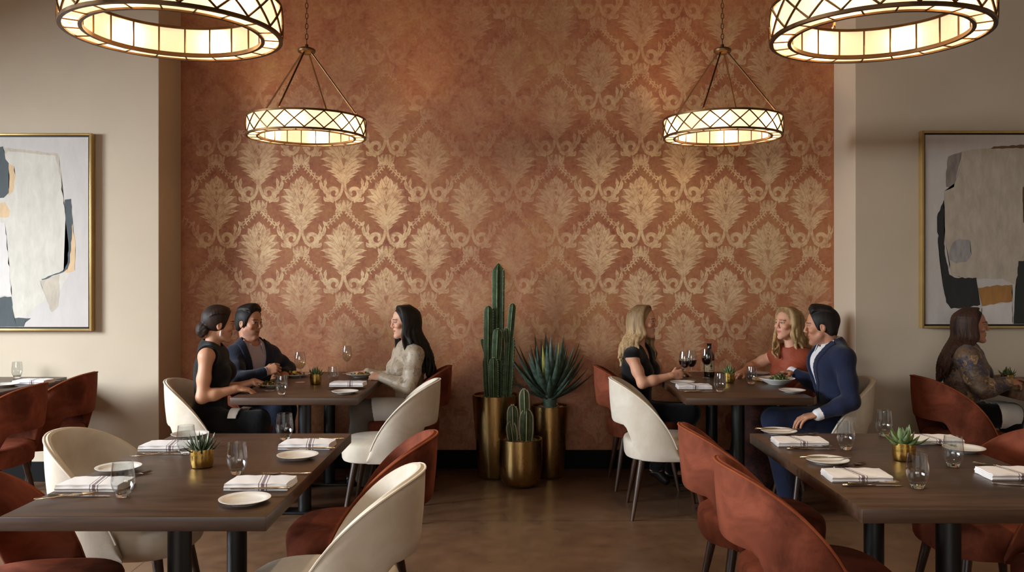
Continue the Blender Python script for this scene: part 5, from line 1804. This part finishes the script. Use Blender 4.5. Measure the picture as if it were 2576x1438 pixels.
def collar_mesh(g, mat, body, base, r=.062, drop=.062):
    """open shirt collar: a folded band round the neck with two points in front"""
    mb = MB(); T_ = g.TR
    for q in (1, -1):
        vs = []; fs = []; n = 10
        for i in range(n + 1):
            u = i / n; a = math.radians(180 - 146 * u)
            dv = T_[:, 0] * math.cos(a) + T_[:, 1] * (q * math.sin(a))
            top = g.neck + dv * (r + .002) + T_[:, 0] * .010 + T_[:, 2] * (.044 - .022 * u)
            w = .016 + .006 * u
            low = g.neck + dv * (r + w) + T_[:, 0] * (.012 + .022 * u * u) + T_[:, 2] * (.016 - .012 * u - (drop * max(0, (u - .62) / .38) ** 1.5))
            for p_ in (top, low): vs += [p_ - V3(base), p_ - V3(base) + dv * .004]
        for i in range(n):
            a0, b0 = 4 * i, 4 * i + 4
            fs += [[a0, a0 + 2, b0 + 2, b0], [a0 + 1, b0 + 1, b0 + 3, a0 + 3], [a0, b0, b0 + 1, a0 + 1], [a0 + 2, a0 + 3, b0 + 3, b0 + 2]]
        fs += [[0, 1, 3, 2], [4 * n, 4 * n + 2, 4 * n + 3, 4 * n + 1]]
        mb.add(vs, fs)
    return mb.build('shirt_collar', mat, body, angle=60)

def lap_napkin(g, off, t0, t1, label, low=.04):
    pr = []
    for o_, op in ((off + .012, 'u'), (off + .006, 's')):
        for sd in 'LR':
            h, kn = getattr(g, 'hip' + sd), getattr(g, 'kn' + sd)
            c = cone(h, kn, .086 * g.leg + o_, .056 * g.leg + o_, .02 if op == 'u' else 0); c['op'] = op; pr.append(c)
        h, kn = (g.hipL + g.hipR) / 2, (g.knL + g.knR) / 2
        c = cone(h, kn, .086 * g.leg + o_ - .006, .056 * g.leg + o_ - .004, .03 if op == 'u' else 0); c['op'] = op; pr.append(c)
    h, kn = (g.hipL + g.hipR) / 2, (g.knL + g.knR) / 2
    ax = unit(kn - h)
    pr += [plane_cut(h + (kn - h) * t0, -ax), plane_cut(h + (kn - h) * t1, ax + V3((0, 0, -.25))), plane_cut(h * .5 + kn * .5 - V3((0, 0, low)), (0, 0, -1))]
    c = h * .5 + kn * .5
    ob = field_object('lap_napkin', Field(pr, .0042), M['linen'], Vector((float(c[0]), float(c[1]), float(c[2]))), None, None, 1)
    return tag(ob, label, 'napkin', 'napkins on laps')

def wrist_end(g, sd, back=.012):
    wr, el = getattr(g, 'wr' + sd), getattr(g, 'el' + sd)
    return wr - unit(wr - el) * back

def short_hair(o, R, s, seed, quiff=.012, back=-.003):
    W = lambda x, y, z: V3(o) + R @ (V3((x, y, z)) * s)
    cap, cut = hair_cap(o, R, s, .0055, .031, back=back)
    pr = cap + [cut]
    rnd = random.Random(seed)
    for i in range(42):
        y = -.054 + .108 * (i % 21) / 20 + rnd.uniform(-.002, .002); lay = i // 21
        zt = math.sqrt(max(0, 1 - (y / .080) ** 2)); f = 1 - (abs(y) / .075) ** 2
        x0 = -.07 + .05 * lay
        pts = [W(x0, y * .95, .036 + .078 * zt), W(x0 + .045, y, .037 + .088 * zt + quiff * .35), W(.034 + .006 * lay, y * .94, .037 + .086 * zt + quiff * f), W(.060 - .18 * abs(y), y * .86, .034 + .070 * zt + quiff * .7 * f)]
        pr = pr + locks(o, R, s, [(pts, [.007 * s, .0085 * s, .0085 * s, .0055 * s])], .005)
    for q in (1, -1):
        pr = pr + [ell(W(.016, q * .071, .010), V3((.010, .006, .032)) * s, R, .006), ell(W(-.056, q * .052, -.012), V3((.030, .022, .050)) * s, R, .02)]
    pr = pr + [ell(W(-.075, 0, -.025), V3((.022, .045, .045)) * s, R, .02)]
    for q in (1, -1): pr = pr + [ell(W(.001, q * .086, -.008), V3((.017, .022, .027)) * s, R, .004, 's')]
    return pr
def long_prims(o, R, s, seed, fall, **kw):
    cap, cut = hair_cap(o, R, s, .005, .030)
    W = lambda x, y, z: V3(o) + R @ (V3((x, y, z)) * s)
    return cap + [cut] + locks(o, R, s, long_hair(o, R, s, seed, fall, **kw), .007)

# ---- woman with the bun, left back table, near seat -------------------------------------------------
g = Fig(); g.male = False; g.w = .93; g.arm = .92; g.leg = .95
g.neck, g.pelvis = J(533, 872, 5.27), J(528, 1060, 5.27)
g.shR, g.shL = J(519, 896, 5.11), J(556, 892, 5.42)
g.elR, g.elL = J(508, 1000, 5.06), J(560, 985, 5.52)
g.wrR, g.wrL = J(596, 977, 5.14), J(640, 960, 5.54)
g.hipR, g.hipL = J(535, 1068, 5.18), J(540, 1062, 5.37)
g.knR, g.knL = J(650, 1060, 5.17), J(650, 1055, 5.37)
g.anR, g.anL = J(650, 1250, 5.2), J(640, 1240, 5.4)
g.toR, g.toL = J(690, 1285, 5.2), J(680, 1265, 5.4)
ho = J(553, 816, 5.27); hs = .93; yw = 23; pt = -6
sleeveless = [ell(s_ + g.TR @ V3((0, q * .012, .0)), (.068, .060, .085), np.eye(3), .012, 's') for s_, q in ((g.shR, -1), (g.shL, 1))]
R_ = frame(yw, pt, 0)
Wb = lambda x, y, z: ho + R_ @ (V3((x, y, z)) * hs)
cap, cut = hair_cap(ho, R_, hs, .0085, .031)
hair_ = cap + [cut, ell(Wb(.001, .086, -.008), V3((.017, .022, .026)) * hs, R_, .004, 's'), ell(Wb(.001, -.086, -.008), V3((.017, .022, .026)) * hs, R_, .004, 's')]
rnd = random.Random(4); sp = []
for i in range(26):
    y = -.08 + .16 * i / 25; zt = math.sqrt(max(0, 1 - (y / .092) ** 2))
    sp.append(([Wb(.050 - .25 * abs(y), y * .85, .040 + .072 * zt), Wb(.0, y * .98, .037 + .086 * zt), Wb(-.06, y * .95, .03 + .070 * zt), Wb(-.108, y * .40, -.005 + .02 * zt)], [.004, .0055, .0055, .005]))
for i in range(12):
    a = i * 2 * PI / 12
    sp.append(([Wb(-.078 + .01 * math.cos(a), .010 * math.sin(a), -.035), Wb(-.096 + .012 * math.cos(a * 2), .042 * math.cos(a), -.040 + .042 * math.sin(a)), Wb(-.122, .031 * math.cos(a + .9), -.042 + .031 * math.sin(a + .9)), Wb(-.136, .009 * math.cos(a + 1.8), -.042 + .009 * math.sin(a + 1.8))], [.010, .0135, .0135, .010]))
hair_ = hair_ + locks(ho, R_, hs, sp, .004)
make_person('woman with dark hair bun and sleeveless black top at the left back table', g,
    (ho, yw, pt, 0, hs, SK_F, lin('#a5584a')[:3], lin('#20140e')[:3]),
    [dict(wrist=g.wrR, direction=(.86, .42, -.16), palm=(-.1, .1, -1), thumb=(-.3, 1, .2), curl=.42, s=.90),
     dict(wrist=g.wrL, direction=(.9, -.35, -.05), palm=(-.1, -.3, -1), thumb=(.0, -1, .2), curl=.5, s=.90)],
    ('hair', hair_, M['h_dark'], .004),
    [('sleeveless_top', torso_prims(g, .007) + sleeveless + [neck_sub(g, .062, .035, .012)], M['c_black'], .006, None),
     pants(g, .014, M['c_darktrouser'], .02)] + shoes(g))
pb = bpy.data.objects['person']
er = MB().tube([Wb(.004, -.079, -.034), Wb(.004, -.081, -.048), Wb(.006, -.080, -.062), Wb(.004, -.079, -.074)], [.0018, .0045, .006, .002], 8)
lap_napkin(g, .014, .54, .68, 'white cloth napkin on the lap of the woman with the hair bun', -.052)
er.v = [tuple(Vector(v) - pb.location) for v in er.v]; er.build('earring', M['pearl'], pb)['label'] = 'pale drop earring'

# ---- man in the navy blazer, left back table, far seat ---------------------------------------------
g = Fig(); g.male = True; g.w = .98; g.arm = .98; g.leg = .98
g.neck, g.pelvis = J(632, 866, 5.92), J(612, 1040, 5.97)
g.shR, g.shL = J(590, 894, 5.82), J(682, 894, 6.03)
g.elR, g.elL = J(600, 962, 5.60), J(726, 927, 6.20)
g.wrR, g.wrL = J(664, 936, 5.68), J(716, 938, 6.02)
g.hipR, g.hipL = J(600, 1042, 5.9), J(625, 1040, 6.06)
g.knR, g.knL = J(705, 1035, 5.78), J(720, 1030, 5.95)
g.anR, g.anL = J(690, 1200, 5.8), J(710, 1190, 5.97)
g.toR, g.toL = J(725, 1215, 5.75), J(745, 1205, 5.92)
ho = J(628, 812, 5.92); hs = .97; yw = -26; R_ = frame(yw, -4, 0)
jk = torso_prims(g, .020)
for sd in 'LR': jk += arm_prims(g, sd, .013, k=.03)
jk += [plane_cut(wrist_end(g, 'R', .03), unit(g.wrR - g.elR))] if False else []
vc = v_cut(g, .22, 1.0, .004, .078)
jk_l = torso_prims(g, .027)
sh_pr = torso_prims(g, .008) + [neck_sub(g, .056, .032, .014)]
tr_ = g.TR
make_person('man in a navy blazer and open lilac shirt at the left back table', g,
    (ho, yw, -4, 0, hs, SK_M, lin('#9a5a4c')[:3], lin('#120c09')[:3]),
    [dict(wrist=g.wrR, direction=(.90, .25, .32), palm=(-.15, .75, -.55), thumb=(-.3, .3, 1), curl=.95, s=.98),
     dict(wrist=g.wrL, direction=(.15, -.95, -.10), palm=(0, -.2, -1), thumb=(-1, 0, .3), curl=.6, s=.95)],
    ('hair', short_hair(ho, R_, hs, 3), M['h_black'], .0042),
    [('shirt', sh_pr, M['c_lilac'], .006, None),
     ('blazer', jk + [vc, neck_sub(g, .066, .045, .0, .004)], M['c_navy2'], .0065, None),
     ('lapels', jk_l + [lapel_keep(g, .24, .93, .004, .072, .045), neck_sub(g, .064, .045, .0, .003)], M['c_navy2'], .0055, None),
     ('shirt_cuff', [cone(g.wrR - unit(g.wrR - g.elR) * .02, g.wrR + unit(g.wrR - g.elR) * .008, .033, .033, 0)], M['c_lilac'], .0032, None),
     pants(g, .014, M['c_navy2'])] + shoes(g))

collar_mesh(g, M['c_lilac'], bpy.data.objects['person.001'], bpy.data.objects['person.001'].location)
# ---- long-haired woman in the beige blouse, left back table, right side -----------------------------
g = Fig(); g.male = False; g.w = .93; g.arm = .92; g.leg = .95
g.neck, g.pelvis = J(1024, 868, 5.95), J(1034, 1035, 5.97)
g.shL, g.shR = J(1044, 893, 5.80), J(1010, 889, 6.10)
g.elL, g.elR = J(1030, 974, 5.72), J(985, 958, 6.14)
g.wrL, g.wrR = J(962, 949, 5.80), J(925, 937, 6.08)
g.hipL, g.hipR = J(1034, 1040, 5.87), J(1028, 1038, 6.06)
g.knL, g.knR = J(908, 1030, 5.84), J(906, 1028, 6.02)
g.anL, g.anR = J(916, 1195, 5.86), J(912, 1190, 6.04)
g.toL, g.toR = J(884, 1212, 5.82), J(880, 1204, 6.0)
ho = J(1016, 811, 5.95); hs = .93; yw = 202; R_ = frame(yw, -4, 0)
slv = []
for sd in 'LR': slv += arm_prims(g, sd, .010, puff=.010, cuff=.002)
fl = std_fall(ho, R_, hs, lambda q, u: .20 + .17 * u, (.03, -.05, 0), (.105, -.03, 0), (-.01, .02, 0))
make_person('woman with long black hair in a beige printed blouse, facing left', g,
    (ho, yw, -4, 0, hs, lin('#dca78a')[:3], lin('#a85548')[:3], lin('#120c0a')[:3]),
    [dict(wrist=g.wrL, direction=(-.86, .25, .12), palm=(.2, .6, -.8), thumb=(.2, .5, .9), curl=.75, s=.90),
     dict(wrist=g.wrR, direction=(-.86, -.3, .0), palm=(-.1, -.2, -1), thumb=(0, -1, .2), curl=.7, s=.90)],
    ('hair', long_prims(ho, R_, hs, 12, fl, wave=.007, lw=.0105), M['h_black'], .0045),
    [('blouse', torso_prims(g, .010) + slv + collar_prims(g, .052, .035) + [collar_cut(g, .045)], M['c_beigeprint'], .006, None),
     pants(g, .018, M['c_grey'], .03)] + shoes(g))
lap_napkin(g, .018, .12, .72, 'white cloth napkin on the lap of the long-haired woman in beige', .10)
pw = bpy.data.objects['person.002']
wt = MB(); wa = g.wrL; ad = unit(g.wrL - g.elL); e1 = unit(np.cross(ad, V3((0, 0, 1)))); e2 = np.cross(e1, ad)
wc = wa - ad * .006
for rr in (.0, .006, .011):
    wt.tube([Vector(wc + ad * (rr - .005) + (e1 * math.cos(a) + e2 * math.sin(a)) * (.0285)) - pw.location for a in [2 * PI * i / 20 for i in range(20)]], .0032, 6, closed=True)
wt.build('bracelet', M['brass'], pw)['label'] = 'gold wristband'

# ---- smiling blonde in black, right back table, left side -----------------------------------------
g = Fig(); g.male = False; g.w = .92; g.arm = .90; g.leg = .95
g.neck, g.pelvis = J(1604, 872, 5.90), J(1600, 1040, 5.93)
g.shR, g.shL = J(1590, 896, 5.76), J(1634, 893, 6.05)
g.elR, g.elL = J(1616, 964, 5.68), J(1662, 945, 6.14)
g.wrR, g.wrL = J(1690, 944, 5.72), J(1700, 935, 6.08)
g.hipR, g.hipL = J(1606, 1044, 5.84), J(1612, 1040, 6.02)
g.knR, g.knL = J(1735, 1040, 5.82), J(1735, 1036, 6.0)
g.anR, g.anL = J(1650, 1172, 5.88), J(1690, 1180, 6.02)
g.toR, g.toL = J(1674, 1208, 5.86), J(1725, 1196, 6.0)
ho = J(1620, 811, 5.90); hs = .93; yw = -28; R_ = frame(yw, 0, 0)
fl = std_fall(ho, R_, hs, lambda q, u: .13 + .06 * u + (.05 if q > 0 else 0), (.02, .03, 0), (-.06, -.03, 0), (-.06, -.04, 0))
bl = torso_prims(g, .009)
for sd in 'LR': bl += [ell(getattr(g, 'sh' + sd) + V3((0, 0, .014)), (.056, .056, .036), np.eye(3), .02)]
make_person('smiling woman with long blonde hair in a black top, holding red wine', g,
    (ho, yw, 0, 0, hs, lin('#d89e7e')[:3], lin('#b05a50')[:3], lin('#5a3d28')[:3]),
    [dict(wrist=g.wrR, direction=(.93, .22, .10), palm=(.0, 1, -.15), thumb=(.2, .2, 1), curl=.72, s=.88),
     dict(wrist=g.wrL, direction=(.9, -.35, -.05), palm=(-.1, -.2, -1), thumb=(0, -1, .2), curl=.5, s=.88)],
    ('hair', long_prims(ho, R_, hs, 31, fl, wave=.006, lw=.0100), M['h_blonde'], .0045),
    [('black_top', bl + [v_cut(g, .66, 1.0, .0, .055, .02), neck_sub(g, .058, .035, .01, .005)], M['c_black'], .006, None),
     pants(g, .014, M['c_darktrouser'])] + [('shoe', foot_prims(g, sd, .001) + [plane_cut(getattr(g, 'an' + sd) - V3((0, 0, .03)), (0, 0, 1))], M['c_leather'], .006, None) for sd in 'LR'], smile=True)

# ---- blonde in the rust top, right back table, far right seat ----------------------------------------
g = Fig(); g.male = False; g.w = .94; g.arm = .92; g.leg = .95
g.neck, g.pelvis = J(1990, 876, 5.97), J(2008, 1040, 6.0)
g.shL, g.shR = J(2028, 898, 5.91), J(1948, 894, 6.08)
g.elL, g.elR = J(2036, 966, 5.93), J(1897, 918, 6.14)
g.wrL, g.wrR = J(1998, 1004, 5.86), J(1868, 936, 5.98)
g.hipL, g.hipR = J(2012, 1042, 5.92), J(1995, 1040, 6.08)
g.knL, g.knR = J(1905, 1040, 5.80), J(1890, 1034, 5.98)
g.anL, g.anR = J(1905, 1195, 5.82), J(1890, 1190, 6.0)
g.toL, g.toR = J(1880, 1220, 5.76), J(1862, 1205, 5.94)
ho = J(1980, 815, 5.95); hs = .93; yw = 206; R_ = frame(yw, 2, 0)
fl = std_fall(ho, R_, hs, lambda q, u: .17 - .04 * u, (.06, .03, 0), (.05, .03, 0), (-.03, -.07, 0))
tp = torso_prims(g, .012)
for sd in 'LR': tp += [ell(getattr(g, 'sh' + sd) * .94 + g.neck * .06, (.058, .058, .046), np.eye(3), .02)]
sk = [ell(g.pelvis + g.TR @ V3((-.005, 0, .04)), V3((.125, .175, .13)), g.TR, .05)]
for sd in 'LR': sk += leg_prims(g, sd, .03, flare=.05)
sk += [cone(g.knL * .5 + g.knR * .5, g.anL * .5 + g.anR * .5, .09, .11, .05)]
make_person('woman with wavy blonde hair in a rust sleeveless top, facing left', g,
    (ho, yw, 2, 0, hs, lin('#dba284')[:3], lin('#b85a52')[:3], lin('#5a3d28')[:3]),
    [dict(wrist=g.wrR, direction=(-.72, -.6, -.08), palm=(-.1, .1, -1), thumb=(.6, -.8, .2), curl=.35, s=.88),
     dict(wrist=g.wrL, direction=(-.9, -.2, -.3), palm=(0, 0, -1), thumb=(0, 1, .1), curl=.4, s=.88)],
    ('hair', long_prims(ho, R_, hs, 8, fl, wave=.012, lw=.0105), M['h_blonde2'], .0045),
    [('rust_top', tp + [neck_sub(g, .056, .045, .012, .006)], M['c_rust'], .006, None),
     ('skirt', sk, M['c_skirt'], .008, None)] + shoes(g))

lap_napkin(g, .03, .15, .75, 'white cloth napkin on the lap of the woman in the rust top', .06)
# ---- man in the navy suit, right back table, near right seat -----------------------------------------
g = Fig(); g.male = True; g.w = 1.0; g.arm = 1.0; g.leg = 1.0
g.neck, g.pelvis = J(2090, 870, 5.28), J(2112, 1052, 5.28)
g.shL, g.shR = J(2124, 902, 5.10), J(2078, 896, 5.45)
g.elL, g.elR = J(2142, 1010, 5.0), J(2055, 968, 5.68)
g.wrL, g.wrR = J(2062, 1041, 5.02), J(1996, 936, 5.80)
g.hipL, g.hipR = J(2106, 1062, 5.19), J(2100, 1060, 5.37)
g.knL, g.knR = J(1948, 1056, 5.16), J(1945, 1052, 5.36)
g.anL, g.anR = J(1984, 1252, 5.2), J(1992, 1240, 5.4)
g.toL, g.toR = J(1944, 1284, 5.18), J(1950, 1270, 5.38)
ho = J(2066, 821, 5.27); hs = .98; yw = 161; R_ = frame(yw, -6, 0)
jk = torso_prims(g, .017)
for sd in 'LR': jk += arm_prims(g, sd, .011, k=.03)
make_person('man in a navy suit and white open shirt at the right back table', g,
    (ho, yw, -6, 0, hs, SK_T, lin('#945448')[:3], lin('#0e0a08')[:3]),
    [dict(wrist=g.wrL, direction=(-.93, .12, -.20), palm=(-.1, .15, -1), thumb=(-.1, 1, .2), curl=.35, s=1.0),
     dict(wrist=g.wrR, direction=(-.95, -.1, .0), palm=(0, -.2, -1), thumb=(0, -1, .4), curl=.5, s=.95)],
    ('hair', short_hair(ho, R_, hs, 9, .015), M['h_black'], .0042),
    [('shirt', torso_prims(g, .008) + [neck_sub(g, .057, .032, .014)], M['c_white'], .006, None),
     ('suit_jacket', jk + [v_cut(g, .24, 1.0, .006, .080), neck_sub(g, .068, .045, .0, .004)], M['c_navy'], .0065, None),
     ('lapels', torso_prims(g, .0235) + [lapel_keep(g, .26, .93, .006, .074, .045), neck_sub(g, .064, .04, .0, .003)], M['c_navy'], .0055, None),
     ('shirt_cuff', [cone(g.wrL - unit(g.wrL - g.elL) * .02, g.wrL + unit(g.wrL - g.elL) * .012, .036, .035, 0)], M['c_white'], .0032, None),
     ('shirt_cuff', [cone(g.wrR - unit(g.wrR - g.elR) * .02, g.wrR + unit(g.wrR - g.elR) * .012, .036, .035, 0)], M['c_white'], .0032, None),
     pants(g, .018, M['c_navy'], .01)] + shoes(g))

collar_mesh(g, M['c_white'], bpy.data.objects['person.005'], bpy.data.objects['person.005'].location, .064)
# ---- brunette in the floral blouse, far right ---------------------------------------------------------
g = Fig(); g.male = False; g.w = .93; g.arm = .92; g.leg = .95
g.neck, g.pelvis = J(2430, 876, 5.50), J(2412, 1045, 5.50)
g.shR, g.shL = J(2436, 900, 5.35), J(2446, 897, 5.66)
g.elR, g.elL = J(2470, 982, 5.28), J(2485, 972, 5.76)
g.wrR, g.wrL = J(2530, 964, 5.30), J(2535, 953, 5.70)
g.hipR, g.hipL = J(2420, 1048, 5.42), J(2424, 1044, 5.6)
g.knR, g.knL = J(2545, 1045, 5.38), J(2545, 1040, 5.56)
g.anR, g.anL = J(2540, 1215, 5.4), J(2540, 1205, 5.58)
g.toR, g.toL = J(2575, 1245, 5.4), J(2575, 1230, 5.58)
ho = J(2446, 820, 5.50); hs = .93; yw = -26; R_ = frame(yw, 0, 0)
slv = []
for sd in 'LR': slv += arm_prims(g, sd, .014, puff=.016, cuff=.008)
fl = std_fall(ho, R_, hs, lambda q, u: .16 + .14 * u, (-.08, -.03, 0), (-.10, -.02, 0), (-.10, -.035, 0))
make_person('woman with long brown hair in a dark floral blouse at the right edge', g,
    (ho, yw, 0, 0, hs, lin('#ca9072')[:3], lin('#a3534a')[:3], lin('#24160f')[:3]),
    [dict(wrist=g.wrR, direction=(.92, .22, .12), palm=(.1, .4, -.9), thumb=(0, .8, .5), curl=.5, s=.88),
     dict(wrist=g.wrL, direction=(.9, -.3, .0), palm=(0, -.2, -1), thumb=(0, -1, .2), curl=.5, s=.88)],
    ('hair', long_prims(ho, R_, hs, 17, fl, wave=.008, lw=.0105), M['h_brown'], .0045),
    [('floral_blouse', torso_prims(g, .018) + slv + [neck_sub(g, .058, .035, .012)], M['c_floral'], .006, None),
     pants(g, .014, M['c_darktrouser'])] + shoes(g), smile=True)

lap_napkin(g, .014, .56, 1.0, 'white cloth napkin on the lap of the woman in the floral blouse', .06)
# daylight falling in through the windows (outside the panes), warm ceiling spots
for h in LEFT_WIN:
    area('daylight', (XL - 2.2, (h[0] + h[1]) / 2 - 0.3, 3.2), (0, -PI / 2 + 0.42, 0), 3.4, 3.2, 1450, (0.84, 0.92, 1.0))
for h in FRONT_WIN:
    area('daylight', ((h[0] + h[1]) / 2 - 0.6, YF - 2.6, 3.3), (PI / 2 - 0.22, 0, -0.1), 3.4, 3.2, 240, (1.0, 0.95, 0.88))
w = bpy.data.worlds.new('world'); scene.world = w; w.use_nodes = True
bg = w.node_tree.nodes['Background']; bg.inputs[0].default_value = (0.8, 0.88, 1, 1); bg.inputs[1].default_value = 0.35

def downlight(x, y, power, size=1.1):
    l = bpy.data.lights.new('ceiling_spot', 'SPOT'); l.energy = power; l.color = (1.0, 0.80, 0.55)
    l.spot_size = size; l.spot_blend = 0.8; l.shadow_soft_size = 0.06
    o = bpy.data.objects.new('ceiling_spot', l); COL.objects.link(o); o.location = (x, y, ZC - 0.08)
    return o
for x in (-3.0, -1.2, 0.4, 1.4, 3.0):
    for y in (1.8, 3.6):
        downlight(x, y, 62)

vs_ = scene.view_settings
vs_.view_transform = 'Standard'; vs_.look = 'None'; vs_.exposure = 0.32; vs_.gamma = 1.0
try: vs_.use_curve_mapping = False
except Exception: pass
cy = scene.cycles
cy.use_denoising = True
cy.max_bounces = 8; cy.diffuse_bounces = 4; cy.glossy_bounces = 4; cy.transmission_bounces = 8; cy.transparent_max_bounces = 16
cy.caustics_reflective = False; cy.caustics_refractive = False
cy.sample_clamp_indirect = 4.0
cy.use_adaptive_sampling = True; cy.adaptive_threshold = 0.02
